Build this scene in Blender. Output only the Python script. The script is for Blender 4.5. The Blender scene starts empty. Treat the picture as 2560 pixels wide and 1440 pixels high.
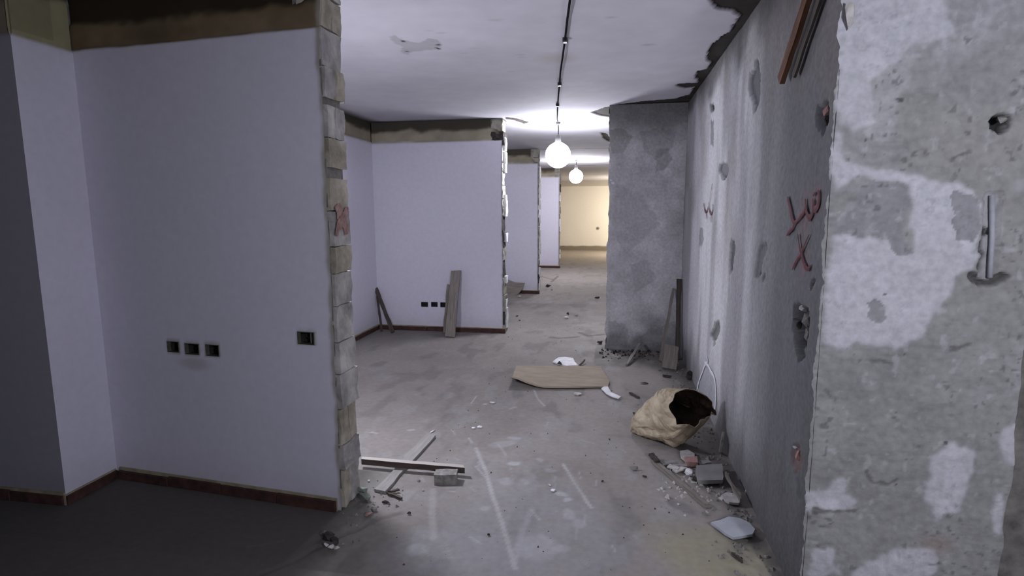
import bpy, bmesh, math, random
import numpy as np
from mathutils import Vector, Matrix
random.seed(7); np.random.seed(7)
D=bpy.data; SC=bpy.context.scene; COL=SC.collection

# ------------------------------------------------------------------ camera, world, exposure
FPX=1403.5; PSI=math.radians(10.07); TH=math.radians(7.892); ROLL=math.radians(-0.211); CH=1.5
FW=np.array([-math.sin(PSI)*math.cos(TH),math.cos(PSI)*math.cos(TH),-math.sin(TH)])
_r=np.array([math.cos(PSI),math.sin(PSI),0.0]); _u=np.cross(_r,FW)
RT=math.cos(ROLL)*_r+math.sin(ROLL)*_u; UP=math.cos(ROLL)*_u-math.sin(ROLL)*_r
CAM=np.array([0,0,CH])
cd=D.cameras.new('camera'); cam=D.objects.new('camera',cd); COL.objects.link(cam)
cd.sensor_width=36; cd.lens=FPX/2560*36; cd.clip_start=.05; cd.clip_end=200
cam.matrix_world=Matrix(((RT[0],UP[0],-FW[0],0),(RT[1],UP[1],-FW[1],0),(RT[2],UP[2],-FW[2],CH),(0,0,0,1)))
SC.camera=cam
w=D.worlds.new('world'); SC.world=w; w.use_nodes=True
w.node_tree.nodes['Background'].inputs[0].default_value=(.55,.6,1,1)
w.node_tree.nodes['Background'].inputs[1].default_value=.012
vs=SC.view_settings; vs.view_transform='Standard'; vs.look='None'; vs.gamma=1; vs.use_curve_mapping=False
vs.exposure=3.5
# strengths of the hanging bulbs (emission of each globe) and the real lamps they stand for
BULB_NEAR=10.5; BULB_FAR=12.5
L_BAY=25.0; L_REAR=42.0; L_WARM=38.0
COOL=(.86,.87,1.0)

# ------------------------------------------------------------------ helpers
def ray(x,y): return FW*FPX+RT*(x-1280)-UP*(y-720)
def onfloor(x,y,z=0.0):
    d=ray(x,y); return CAM+d*(z-CH)/d[2]
def onX(x,y,X): d=ray(x,y); return CAM+d*X/d[0]
def onY(x,y,Y): d=ray(x,y); return CAM+d*Y/d[1]
def onplane(x,y,O,N):
    d=ray(x,y); return CAM+d*np.dot(np.array(O)-CAM,N)/np.dot(d,N)

def tag(o,label=None,cat=None,group=None,kind=None):
    if label: o['label']=label
    if cat: o['category']=cat
    if group: o['group']=group
    if kind: o['kind']=kind
    return o
def mesh(name,verts,faces,mat=None,parent=None,smooth=False,cols=None,loc=None,rot=None):
    me=D.meshes.new(name)
    me.from_pydata([tuple(v) for v in verts],[],[tuple(f) for f in faces]); me.update()
    if cols is not None:
        a=me.color_attributes.new('Col','FLOAT_COLOR','POINT')
        c=np.ones((len(verts),4),np.float32); c[:,:3]=cols; a.data.foreach_set('color',c.ravel())
    if smooth: me.polygons.foreach_set('use_smooth',[True]*len(me.polygons))
    o=D.objects.new(name,me); COL.objects.link(o)
    if mat: me.materials.append(mat)
    if parent: o.parent=parent
    if loc is not None: o.location=loc
    if rot is not None: o.rotation_euler=rot
    return o
def from_bm(name,bm,mat=None,parent=None,smooth=False,loc=None,rot=None):
    me=D.meshes.new(name); bm.normal_update(); bm.to_mesh(me); bm.free()
    if smooth: me.polygons.foreach_set('use_smooth',[True]*len(me.polygons))
    o=D.objects.new(name,me); COL.objects.link(o)
    if mat: me.materials.append(mat)
    if parent: o.parent=parent
    if loc is not None: o.location=loc
    if rot is not None: o.rotation_euler=rot
    return o
def empty(name,loc=(0,0,0),rz=0):
    o=D.objects.new(name,None); COL.objects.link(o); o.location=loc; o.rotation_euler=(0,0,rz); o.empty_display_size=.1; return o
# --- lattice noise
_T=np.random.RandomState(3).rand(256,256)
def vn(x,y,s=0):
    x=np.asarray(x,float)+s*17.31; y=np.asarray(y,float)+s*9.77
    xi=np.floor(x).astype(int); yi=np.floor(y).astype(int); fx=x-xi; fy=y-yi
    fx=fx*fx*(3-2*fx); fy=fy*fy*(3-2*fy)
    g=lambda a,b:_T[a%256,b%256]
    return (g(xi,yi)*(1-fx)+g(xi+1,yi)*fx)*(1-fy)+(g(xi,yi+1)*(1-fx)+g(xi+1,yi+1)*fx)*fy
def fbm(x,y,s=0,o=4):
    t=0;a=.5;f=1;n=0
    for i in range(o): t=t+a*vn(np.asarray(x)*f,np.asarray(y)*f,s+i*3); n+=a; a*=.5; f*=2.03
    return t/n
def sst(a,b,x): t=np.clip((x-a)/(b-a),0,1); return t*t*(3-2*t)
def inpoly(P,u,v):
    P=np.array(P); r=np.zeros(u.shape,bool); j=len(P)-1
    bb=(u>=P[:,0].min())&(u<=P[:,0].max())&(v>=P[:,1].min())&(v<=P[:,1].max())
    uu=u[bb]; vv=v[bb]; rr=np.zeros(uu.shape,bool)
    for i in range(len(P)):
        a,b=P[i],P[j]
        if a[1]!=b[1]:
            c=((a[1]>vv)!=(b[1]>vv))&(uu<(b[0]-a[0])*(vv-a[1])/(b[1]-a[1])+a[0]); rr^=c
        j=i
    r[bb]=rr; return r
def dline(P,u,v):
    d=np.full(u.shape,1e9)
    for a,b in zip(P[:-1],P[1:]):
        a=np.array(a);b=np.array(b);e=b-a;L=(e**2).sum()+1e-12
        t=np.clip(((u-a[0])*e[0]+(v-a[1])*e[1])/L,0,1)
        d=np.minimum(d,np.hypot(u-a[0]-t*e[0],v-a[1]-t*e[1]))
    return d
def mix(c,col,m):
    m=np.asarray(m,float)[...,None]; return c*(1-m)+np.array(col)*m
class Frame:
    def __init__(s,O,U,V):
        s.O=np.array(O,float); s.U=np.array(U,float)/np.linalg.norm(U); s.V=np.array(V,float)/np.linalg.norm(V); s.N=np.cross(s.U,s.V)
    def uv(s,x,y):
        p=onplane(x,y,s.O,s.N)-s.O; return (float(p@s.U),float(p@s.V))
    def P(s,pts): return [s.uv(*p) for p in pts]
    def at(s,u,v,n=0): return s.O+s.U*u+s.V*v+s.N*n
def surf(name,fr,us,vs_,fn,mat,parent=None,keep=None,smooth=True):
    u,v=np.meshgrid(us,vs_,indexing='ij'); 
    col,n,du,dv=fn(u,v)
    P=fr.O+fr.U*(u+du)[...,None]+fr.V*(v+dv)[...,None]+fr.N*(n+0*u)[...,None]
    nu,nv=u.shape; idx=np.arange(nu*nv).reshape(nu,nv)
    q=np.stack([idx[:-1,:-1],idx[1:,:-1],idx[1:,1:],idx[:-1,1:]],-1)
    if keep is not None:
        uc=(u[:-1,:-1]+u[1:,1:])/2; vc=(v[:-1,:-1]+v[1:,1:])/2
        q=q[keep(uc,vc)]
    q=q.reshape(-1,4)
    me=D.meshes.new(name); nvt=nu*nv; nf=len(q)
    me.vertices.add(nvt); me.vertices.foreach_set('co',P.reshape(-1,3).astype(np.float32).ravel())
    me.loops.add(nf*4); me.loops.foreach_set('vertex_index',q.astype(np.int32).ravel())
    me.polygons.add(nf); me.polygons.foreach_set('loop_start',np.arange(0,nf*4,4,dtype=np.int32))
    if smooth: me.polygons.foreach_set('use_smooth',np.ones(nf,bool))
    me.update(calc_edges=True); me.validate()
    a=me.color_attributes.new('Col','FLOAT_COLOR','POINT')
    c=np.ones((nvt,4),np.float32); c[:,:3]=col.reshape(-1,3); a.data.foreach_set('color',c.ravel())
    o=D.objects.new(name,me); COL.objects.link(o); me.materials.append(mat)
    if parent: o.parent=parent
    return o
def box_bm(x0,x1,y0,y1,z0,z1,bm=None):
    bm=bm or bmesh.new()
    m=Matrix.Translation(((x0+x1)/2,(y0+y1)/2,(z0+z1)/2))@Matrix.Diagonal((abs(x1-x0),abs(y1-y0),abs(z1-z0),1))
    bmesh.ops.create_cube(bm,size=1,matrix=m); return bm
def box(name,x0,x1,y0,y1,z0,z1,mat,parent=None,bev=0):
    bm=box_bm(x0,x1,y0,y1,z0,z1)
    if bev: bmesh.ops.bevel(bm,geom=bm.edges[:],offset=bev,segments=1,affect='EDGES')
    return from_bm(name,bm,mat,parent)
def tube(pts,r,seg=8):
    pts=[Vector(p) for p in pts]; V=[];F=[]
    for i,p in enumerate(pts):
        t=(pts[min(i+1,len(pts)-1)]-pts[max(i-1,0)]).normalized()
        a=t.cross(Vector((0,0,1)) if abs(t.z)<.9 else Vector((1,0,0))).normalized(); b=t.cross(a)
        rr=r[i] if isinstance(r,(list,tuple)) else r
        for k in range(seg):
            g=2*math.pi*k/seg; V.append(p+a*math.cos(g)*rr+b*math.sin(g)*rr)
    for i in range(len(pts)-1):
        for k in range(seg):
            k2=(k+1)%seg; F.append((i*seg+k,i*seg+k2,(i+1)*seg+k2,(i+1)*seg+k))
    F.append(tuple(range(seg))[::-1]); F.append(tuple((len(pts)-1)*seg+k for k in range(seg)))
    return V,F
def lathe(prof,seg=24):
    V=[];F=[]
    for (r,z) in prof:
        for k in range(seg):
            g=2*math.pi*k/seg; V.append((r*math.cos(g),r*math.sin(g),z))
    for i in range(len(prof)-1):
        for k in range(seg):
            k2=(k+1)%seg; F.append((i*seg+k,i*seg+k2,(i+1)*seg+k2,(i+1)*seg+k))
    return V,F

# ------------------------------------------------------------------ materials
def mat_node(name,rough=.9,spec=.2):
    m=D.materials.new(name); m.use_nodes=True; nt=m.node_tree; b=nt.nodes['Principled BSDF']
    b.inputs['Roughness'].default_value=rough; b.inputs['Specular IOR Level'].default_value=spec
    return m,nt,b
def mat_attr(name,rough=.9,grain=.12,gscale=60,bump=.25,bscale=40,bdist=.004,spec=.2,stretch=(1,1,1)):
    m,nt,b=mat_node(name,rough,spec); N=nt.nodes; L=nt.links
    at=N.new('ShaderNodeAttribute'); at.attribute_name='Col'
    tc=N.new('ShaderNodeTexCoord'); mp=N.new('ShaderNodeMapping'); mp.inputs['Scale'].default_value=stretch; L.new(tc.outputs['Object'],mp.inputs[0])
    n1=N.new('ShaderNodeTexNoise'); n1.inputs['Scale'].default_value=gscale; n1.inputs['Detail'].default_value=6; L.new(mp.outputs[0],n1.inputs['Vector'])
    r=N.new('ShaderNodeMapRange'); r.inputs[1].default_value=.25; r.inputs[2].default_value=.75; r.inputs[3].default_value=1-grain; r.inputs[4].default_value=1+grain; L.new(n1.outputs[0],r.inputs[0])
    vm=N.new('ShaderNodeVectorMath'); vm.operation='SCALE'; L.new(at.outputs['Color'],vm.inputs[0]); L.new(r.outputs[0],vm.inputs['Scale'])
    L.new(vm.outputs[0],b.inputs['Base Color'])
    n2=N.new('ShaderNodeTexNoise'); n2.inputs['Scale'].default_value=bscale; n2.inputs['Detail'].default_value=5; L.new(mp.outputs[0],n2.inputs['Vector'])
    bp=N.new('ShaderNodeBump'); bp.inputs['Strength'].default_value=bump; bp.inputs['Distance'].default_value=bdist; L.new(n2.outputs[0],bp.inputs['Height']); L.new(bp.outputs[0],b.inputs['Normal'])
    return m
def mat_noise(name,c1,c2,scale=20,rough=.85,bump=.3,bdist=.004,stretch=(1,1,1),spec=.2,lo=.3,hi=.7):
    m,nt,b=mat_node(name,rough,spec); N=nt.nodes; L=nt.links
    tc=N.new('ShaderNodeTexCoord'); mp=N.new('ShaderNodeMapping'); mp.inputs['Scale'].default_value=stretch; L.new(tc.outputs['Object'],mp.inputs[0])
    n1=N.new('ShaderNodeTexNoise'); n1.inputs['Scale'].default_value=scale; n1.inputs['Detail'].default_value=7; n1.inputs['Roughness'].default_value=.6; L.new(mp.outputs[0],n1.inputs['Vector'])
    cr=N.new('ShaderNodeValToRGB'); cr.color_ramp.elements[0].position=lo; cr.color_ramp.elements[1].position=hi
    cr.color_ramp.elements[0].color=(*c1,1); cr.color_ramp.elements[1].color=(*c2,1); L.new(n1.outputs[0],cr.inputs[0]); L.new(cr.outputs[0],b.inputs['Base Color'])
    bp=N.new('ShaderNodeBump'); bp.inputs['Strength'].default_value=bump; bp.inputs['Distance'].default_value=bdist; L.new(n1.outputs[0],bp.inputs['Height']); L.new(bp.outputs[0],b.inputs['Normal'])
    return m
M={}
M['paint']=mat_attr('painted_plaster',.75,.04,25,.25,14,.004)
M['ceil']=mat_attr('ceiling_plaster',.9,.05,6,.3,9,.006)
M['concrete']=mat_attr('raw_cement_render',.92,.17,40,.55,34,.008)
M['floor']=mat_attr('dusty_screed_floor',.85,.10,30,.4,26,.004,spec=.3)
M['core']=mat_noise('wall_core',(.10,.095,.085),(.24,.23,.21),14,.95,.6,.01)
M['block']=mat_noise('broken_block',(.16,.15,.13),(.42,.40,.35),9,.95,.8,.012)
M['block_tan']=mat_noise('block_tan',(.20,.18,.14),(.52,.48,.40),7,.95,.8,.012)
M['block_pale']=mat_noise('block_pale',(.16,.155,.15),(.56,.54,.51),6,.95,.8,.014)
M['tan']=mat_noise('tan_plaster',(.22,.19,.12),(.40,.35,.25),12,.95,.6,.01)
M['skirt']=mat_noise('terracotta_skirting',(.035,.02,.018),(.095,.045,.038),18,.7,.3,.003)
M['dark']=mat_noise('dark_box_inside',(.012,.011,.010),(.04,.036,.03),18,.95,.4,.004)  # near-black inside of the socket boxes
M['wood_grey']=mat_noise('weathered_wood',(.16,.14,.12),(.30,.27,.24),6,.85,.5,.003,(1,14,14))
M['wood_dark']=mat_noise('dark_wood',(.045,.035,.03),(.12,.10,.085),6,.85,.5,.003,(1,14,14))
M['wood_red']=mat_noise('reddish_wood',(.08,.035,.02),(.19,.095,.055),6,.8,.5,.003,(1,14,14))
M['wood_dusty']=mat_noise('dusty_wood',(.30,.28,.25),(.42,.39,.35),6,.9,.4,.003,(1,12,12))
def mat_dusttop(name,top,side):
    m=mat_noise(name,side[0],side[1],6,.9,.4,.003,(1,12,12)); nt=m.node_tree; N=nt.nodes; L=nt.links; b=N['Principled BSDF']
    src=b.inputs['Base Color'].links[0].from_socket; g=N.new('ShaderNodeNewGeometry'); sp=N.new('ShaderNodeSeparateXYZ'); L.new(g.outputs['True Normal'],sp.inputs[0])
    mr=N.new('ShaderNodeMapRange'); mr.inputs[1].default_value=.4; mr.inputs[2].default_value=.8; L.new(sp.outputs[2],mr.inputs[0])
    mx=N.new('ShaderNodeMix'); mx.data_type='RGBA'; L.new(mr.outputs[0],mx.inputs[0]); L.new(src,mx.inputs[6]); mx.inputs[7].default_value=(*top,1); L.new(mx.outputs[2],b.inputs['Base Color']); return m
M['wood_dusttop']=mat_dusttop('dust_covered_wood',(.40,.37,.34),((.05,.038,.032),(.11,.08,.07)))
M['batten']=mat_noise('dust_caked_batten',(.21,.20,.19),(.31,.295,.28),6,.9,.4,.003,(1,12,12))
M['card']=mat_noise('cardboard',(.27,.225,.175),(.37,.31,.245),5,.9,.2,.002,(1,3,1))
M['paper']=mat_noise('sack_paper',(.30,.235,.15),(.60,.52,.39),9,.85,.5,.006)
M['paper_in']=mat_noise('sack_inside',(.06,.04,.032),(.16,.11,.085),12,.9,.5,.006)
M['white']=mat_noise('white_scrap',(.62,.62,.64),(.85,.85,.86),14,.7,.3,.002)
M['tile_grey']=mat_noise('grey_tile',(.24,.235,.23),(.34,.33,.32),10,.8,.3,.002)
M['tile_blue']=mat_noise('pale_tile',(.36,.38,.42),(.48,.50,.54),8,.6,.2,.002)
M['rubble']=mat_noise('rubble',(.12,.115,.105),(.34,.33,.31),30,.95,.8,.006)
M['rubble_light']=mat_noise('light_rubble',(.38,.36,.34),(.62,.60,.57),30,.95,.6,.006)
M['rubble_dark']=mat_noise('dark_rubble',(.02,.018,.018),(.08,.07,.065),30,.95,.8,.006)
M['pink']=mat_noise('pink_brick',(.34,.19,.17),(.55,.36,.33),24,.9,.6,.005)
M['green']=mat_noise('greenish_clod',(.13,.16,.13),(.26,.29,.25),24,.9,.6,.005)
M['red_paint']=mat_noise('red_spray_paint',(.085,.022,.028),(.16,.05,.058),40,.7,.1,.001)
M['red_faint']=mat_noise('faded_red_paint',(.20,.10,.09),(.40,.27,.25),30,.8,.1,.001)
M['chalk']=mat_noise('white_chalk',(.72,.74,.80),(.90,.92,.96),60,.95,.2,.001)
M['cable']=mat_noise('black_cable',(.012,.012,.013),(.03,.03,.032),30,.9,.1,.001,spec=.0)
M['plastic']=mat_noise('dark_socket',(.03,.03,.03),(.06,.06,.06),30,.4,.1,.001)
M['boxplastic']=mat_noise('box_rim',(.05,.05,.04),(.14,.14,.10),30,.6,.2,.001)
M['conduit']=mat_noise('conduit',(.33,.34,.37),(.42,.43,.46),20,.6,.2,.001)
def emis(name,c,s):
    m,nt,b=mat_node(name,.4); b.inputs['Base Color'].default_value=(.9,.9,.9,1)
    b.inputs['Emission Color'].default_value=(*c,1); b.inputs['Emission Strength'].default_value=s; return m

# ------------------------------------------------------------------ plan (metres; corridor runs along +Y)
H=2.564; ZW=2.32; XR=.728; XL=-1.29
W1a=np.array([-2.72,2.585]); W1b=np.array([-1.303,2.46])     # socketed wall, inner corner to broken end
WHITE=np.array([.66,.645,.735]); GREY=np.array([.25,.25,.255]); TAN=np.array([.30,.27,.20]); DRK=np.array([.045,.04,.03])

def band(col,u,v,seed,zt=2.45):
    """the unpainted strip at the head of a painted wall"""
    n=fbm(u*5,v*5,seed)-.5
    m=sst(ZW-.006,ZW+.006,v+.012*n)
    t=TAN*(.75+.6*fbm(u*7,v*9,seed+4))[...,None]
    col=col*(1-m[...,None])+t*m[...,None]
    m2=sst(zt-.02,zt+.02,v+.09*n)
    col=mix(col,DRK,m2*.93)
    return col,m,m2
def painted(u,v,seed):
    c=np.ones(u.shape+(3,))*WHITE
    c*= (.95+.1*fbm(u*1.3,v*1.3,seed))[...,None]
    low=sst(.25,.0,v)*.35*fbm(u*3,v*6,seed+2); c=mix(c,(.3,.27,.24),low)
    return c
def ar(a,b,s): 
    n=max(2,int(round((b-a)/s))+1); return np.linspace(a,b,n)

# ------------------------------------------------------------------ floor
fl=Frame((0,0,0),(1,0,0),(0,1,0))
us=np.concatenate([ar(-7,-3.2,.2)[:-1],ar(-3.2,-1.6,.04)[:-1],ar(-1.6,1.0,.011)[:-1],ar(1.0,4,.15)])
vv=np.concatenate([ar(-3,1.6,.15)[:-1],ar(1.6,4.6,.011)[:-1],ar(4.6,8,.025)[:-1],ar(8,24,.1)])
def floor_fn(u,v):
    c=np.ones(u.shape+(3,))*np.array([.272,.250,.232])
    n1=fbm(u*1.1,v*1.1,1); n2=fbm(u*4,v*4,2); n3=fbm(u*14,v*14,3)
    c*=(.72+.26*n1+.22*n2+.12*n3)[...,None]; c=mix(c,(.17,.16,.155),.5*sst(.58,.72,fbm(u*6,v*3,14))); c=mix(c,(.34,.335,.34),.35*sst(.60,.72,fbm(u*9,v*5,15)))
    c*=(1-.24*sst(.1,-.9,u+.4*(n2-.5))*(v>2)*(v<9))[...,None]  # left floor colour darkened to offset the bay bulb's bright pool
    wu=u+.05*(fbm(u*9,v*9,5)-.5); wv=v+.05*(fbm(u*9,v*9,6)-.5)
    def blob(x,y,rx,ry,col,a,rot=0,edge=.55):
        nonlocal c
        p=fl.uv(x,y); du=wu-p[0]; dv=wv-p[1]; cr,sr=math.cos(rot),math.sin(rot)
        r=np.hypot((du*cr+dv*sr)/rx,(-du*sr+dv*cr)/ry)
        c=mix(c,col,a*sst(1,edge,r)*(.45+.75*n3))
    def stroke(pts,w_,col,a):
        nonlocal c
        d=dline(fl.P(pts),u+.006*(n3-.5),v); c=mix(c,col,a*sst(w_,w_*.4,d)*(.45+.8*fbm(u*9,v*9,11)))
    LT=(.33,.32,.32); BL=(.285,.285,.30)
    # dusty brighter traffic zone
    blob(1330,1330,.55,.6,BL,.55); blob(1250,1180,.5,.35,LT,.30); blob(1150,1400,.45,.30,BL,.5); blob(1420,1100,.5,.35,LT,.25)
    for x,y,rx,ry,a in [(1215,1010,.03,.02,.6),(1285,1160,.05,.03,.7),(1350,1150,.04,.025,.6),(1310,1205,.03,.05,.5),(1375,1175,.03,.04,.5),
                        (1400,1235,.03,.05,.95),(1415,1250,.03,.03,.8),(1420,1285,.07,.04,.6),(1445,1310,.05,.05,.45),(1345,1365,.12,.12,.5),
                        (1410,1370,.05,.04,.45),(1030,1075,.03,.015,.6),(1010,1240,.1,.05,.2),(1045,1375,.06,.06,.5),(1210,1270,.03,.03,.5),(1255,1110,.12,.06,.35),
                        (1265,1205,.06,.05,.5),(1285,1095,.06,.03,.5),(1360,1090,.10,.04,.3),(1280,1020,.05,.02,.4),(935,1082,.04,.012,.6),(1200,1345,.05,.03,.2)]:
        blob(x,y,rx,ry,(.43,.43,.45),a,random.uniform(0,3))
    stroke([(1190,1120),(1215,1180),(1235,1250),(1262,1330),(1288,1420)],.016,(.42,.41,.41),.75)
    stroke([(1408,1160),(1440,1212),(1478,1270)],.014,(.42,.41,.40),.9)
    stroke([(1083,1225),(1080,1290),(1085,1345)],.024,(.36,.35,.34),.6)
    stroke([(1330,1270),(1305,1330),(1285,1410)],.022,(.38,.375,.39),.5)
    stroke([(1335,975),(1345,998),(1362,1015)],.009,(.42,.42,.42),.8)
    stroke([(1192,990),(1178,1008)],.01,(.45,.44,.42),.6)
    stroke([(1020,1140),(1075,1085)],.03,(.33,.31,.29),.5)
    stroke([(1630,1290),(1680,1375)],.018,(.34,.33,.33),.4)
    stroke([(618,1368),(662,1360),(710,1352)],.006,(.42,.45,.44),.9)
    stroke([(1500,1180),(1560,1290)],.02,(.20,.19,.18),.35)
    for k in range(30):
        x=random.uniform(1040,1640); y=random.uniform(1000,1420); L=random.uniform(8,40); a=random.uniform(-.4,.5)+ (1.2 if random.random()<.8 else .2)
        stroke([(x,y),(x+L*math.cos(a),y+L*math.sin(a))],random.uniform(.004,.009),(.42,.42,.43),random.uniform(.3,.7))
    # old dry yellow dust by the right wall, darker grey patches
    blob(1790,1390,.30,.26,(.33,.31,.20),.75); blob(1700,1350,.25,.2,(.30,.28,.21),.4)
    blob(1700,1262,.13,.05,(.14,.13,.14),.7,-.9); blob(1560,1090,.18,.04,(.17,.16,.15),.4); blob(1655,1115,.12,.06,(.15,.14,.13),.5)
    # dirt gathered along the wall foot and at the partition
    d=XR-u; m=sst(.34,.02,d)*(v<6.2)*sst(.30,.6,fbm(u*7,v*5,12)+.15*(v>3)); c=mix(c,(.10,.095,.09),m*.8)
    m=sst(.55,.0,np.abs(v-5.75))*(u>-.15)*sst(.3,.6,fbm(u*5,v*5,13)+.12); c=mix(c,(.12,.115,.10),m*.75)
    m=sst(.10,.0,np.abs(dline([(-1.30,2.40),(-1.25,3.2)],u,v)))*sst(.35,.6,n2); c=mix(c,(.16,.17,.15),m*.6)
    # left bay: shade behind the wall end painted dark into the floor
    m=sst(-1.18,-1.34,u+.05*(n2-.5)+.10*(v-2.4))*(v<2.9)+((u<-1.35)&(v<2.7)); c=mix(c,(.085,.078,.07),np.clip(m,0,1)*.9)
    # crumbled threshold line
    th=fl.P([(640,1440),(730,1400),(800,1368),(860,1335),(930,1305),(1000,1285)])
    d=dline(th,wu,wv); c=mix(c,(.09,.08,.07),sst(.03,.002,d)*.45)
    zz=-.006*sst(.02,.0,d)
    for p in ([(1375,843),(1400,845),(1440,842)],[(1450,832),(1470,840),(1512,836)],[(1350,690),(1385,700)],[(1395,690),(1378,705)]):
        d=dline(fl.P(p),wu,wv); c=mix(c,(.10,.09,.085),sst(.05,.01,d)*.7)
    c=mix(c,(.27,.22,.16),sst(14,18,v)*.6)
    z=zz+.004*(n2-.5)+.0015*(n3-.5)
    return c,z,0,0
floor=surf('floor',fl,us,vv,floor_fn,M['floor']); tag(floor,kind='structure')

# ------------------------------------------------------------------ ceiling (white coat fallen off along its right edge)
cf=Frame((0,0,H),(0,1,0),(1,0,0))      # u = +Y, v = +X, normal down
def ceil_fn(u,v):
    y,x=u,v
    n=fbm(x*9,y*9,21); n2=fbm(x*2,y*2,22); n3=fbm(x*30,y*30,23)
    c=np.ones(u.shape+(3,))*np.array([.455,.445,.485])*(1+.50*sst(-1.2,.5,v))[...,None]; c*=(.88+.2*n2)[...,None]  # right side painted brighter, left dimmer, to even out the light
    wu=u+.04*(n-.5)+.015*(n3-.5); wv=v+.04*(n-.5)+.02*(n3-.5)
    lost=inpoly(cf.P([(1755,-40),(1768,-5),(1792,22),(1830,27),(1850,42),(1832,72),(1805,90),(1780,108),(1768,135),(1768,152),(1788,160),(1772,172),(1745,178),(1738,196),(1762,206),(1700,209),(1690,216),(1712,222),(1758,217),(1738,234),(1690,246),(1600,254),(1545,262),(1510,270),(1478,281),(1500,290),(1560,297),(1900,300),(2300,-40)]),wu,wv)
    lost|=(x>XR-.035+.05*(n-.5))&(y<7)
    lost|=inpoly(cf.P([(1262,292),(1290,296),(1325,305),(1310,312),(1285,303),(1262,299)]),wu,wv)
    lost|=inpoly(cf.P([(1500,331),(1516,334),(1527,345),(1522,356),(1508,345)]),wu,wv)
    m=lost.astype(float)
    # left bay over the socketed wall: unplastered dark brown, its shade also in the colour
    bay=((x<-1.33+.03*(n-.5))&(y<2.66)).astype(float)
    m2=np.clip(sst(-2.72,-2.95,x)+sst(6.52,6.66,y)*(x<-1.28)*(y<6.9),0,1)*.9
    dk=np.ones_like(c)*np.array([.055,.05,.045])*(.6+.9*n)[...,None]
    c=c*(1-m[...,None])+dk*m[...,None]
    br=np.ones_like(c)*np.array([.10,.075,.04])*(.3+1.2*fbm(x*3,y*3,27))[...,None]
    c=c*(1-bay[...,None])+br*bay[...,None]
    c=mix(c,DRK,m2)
    # scar where something was torn out, and a tan damp ring
    sc=inpoly(cf.P([(972,92),(990,88),(1010,100),(1045,108),(1075,95),(1098,100),(1104,118),(1090,125),(1060,128),(1030,132),(1018,138),(1002,130),(1010,118),(985,108)]),wu,wv)
    c=mix(c,(.27,.26,.265),sc*.55)
    for px,py,r in [(1095,112,.03),(1008,104,.022),(1022,131,.014),(1098,122,.018)]:
        p=cf.uv(px,py); c=mix(c,(.05,.05,.05),sst(r,r*.5,np.hypot(wu-p[0],wv-p[1])))
    p=cf.uv(1390,146); r=np.hypot((u-p[0])/.22,(v-p[1])/.22); c=mix(c,(.36,.34,.31),.5*sst(1,.2,r))
    for k in range(14):
        px=random.uniform(900,1700); py=random.uniform(20,240); p=cf.uv(px,py); r=random.uniform(.01,.035)
        c=mix(c,(.35,.35,.37),.5*sst(1,.2,np.hypot((wu-p[0])/(r),(wv-p[1])/(2*r))))
    for yy in (10.15,13.9,17.4):
        c=mix(c,(.10,.10,.11),.85*sst(.035,.015,np.abs(y-yy+.02*(n-.5)))*(x>-1.35))
    c=mix(c,(.42,.39,.34),sst(13,16,y)*.4)
    z=-.014*m-.05*bay+.006*(n2-.5)-.006*sc*n
    return c,z,0,0
us=np.concatenate([ar(-3,1.8,.15)[:-1],ar(1.8,2.7,.02)[:-1],ar(2.7,7.3,.0125)[:-1],ar(7.3,10.4,.04)[:-1],ar(10.4,24,.1)])
vv=np.concatenate([ar(-7,-3,.25)[:-1],ar(-3,-1.45,.03)[:-1],ar(-1.45,.80,.0125)[:-1],ar(.8,4,.2)])
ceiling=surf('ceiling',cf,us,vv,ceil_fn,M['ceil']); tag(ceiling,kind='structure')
box('slab',-7,4,-3,24,H+.09,H+.25,M['core'],ceiling)

# ------------------------------------------------------------------ walls
def skirting(name,A,B,n,h=.055,t=.022,seed=0):
    """row of terracotta skirting tiles from A to B, n = outward normal (2D)"""
    A=np.array(A,float);B=np.array(B,float);L=np.linalg.norm(B-A);d=(B-A)/L;n=np.array(n,float)
    rnd=random.Random(seed)
    ang=math.atan2(d[1],d[0]); side=1 if (-d[1]*n[0]+d[0]*n[1])>0 else -1
    root=from_bm(name,box_bm(0,L,side*.001,side*.010,0,h*1.12),M['tan'],loc=(A[0],A[1],0),rot=(0,0,ang)); tag(root,kind='structure')
    k=max(1,round(L/.33)); s=L/k
    for i in range(k):
        hh=h*rnd.uniform(.82,1.0); tt=t*rnd.uniform(.85,1.1)
        bm=box_bm(i*s+.002,(i+1)*s-.002,side*.006,side*tt,0,hh); bmesh.ops.bevel(bm,geom=bm.edges[:],offset=.002,segments=1,affect='EDGES')
        from_bm('skirting_tile',bm,M['skirt'],root)
    return root
def rough_box(x0,x1,y0,y1,z0,z1,amp,seed,cuts=4):
    bm=box_bm(x0,x1,y0,y1,z0,z1)
    bmesh.ops.subdivide_edges(bm,edges=bm.edges[:],cuts=cuts,use_grid_fill=True)
    rnd=np.random.RandomState(seed); o=rnd.rand(3)*20
    for v in bm.verts:
        p=v.co; 
        v.co.x+=amp*(vn(p.y*16+o[0],p.z*16+o[1],1)-.5)*2+amp*.5*(rnd.rand()-.5); v.co.y+=amp*.6*(vn(p.x*16+o[1],p.z*16+o[2],2)-.5)*2+amp*.3*(rnd.rand()-.5); v.co.z+=amp*.4*(vn(p.x*14+o[2],p.y*14+o[0],3)-.5)*2
    return bm

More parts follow.
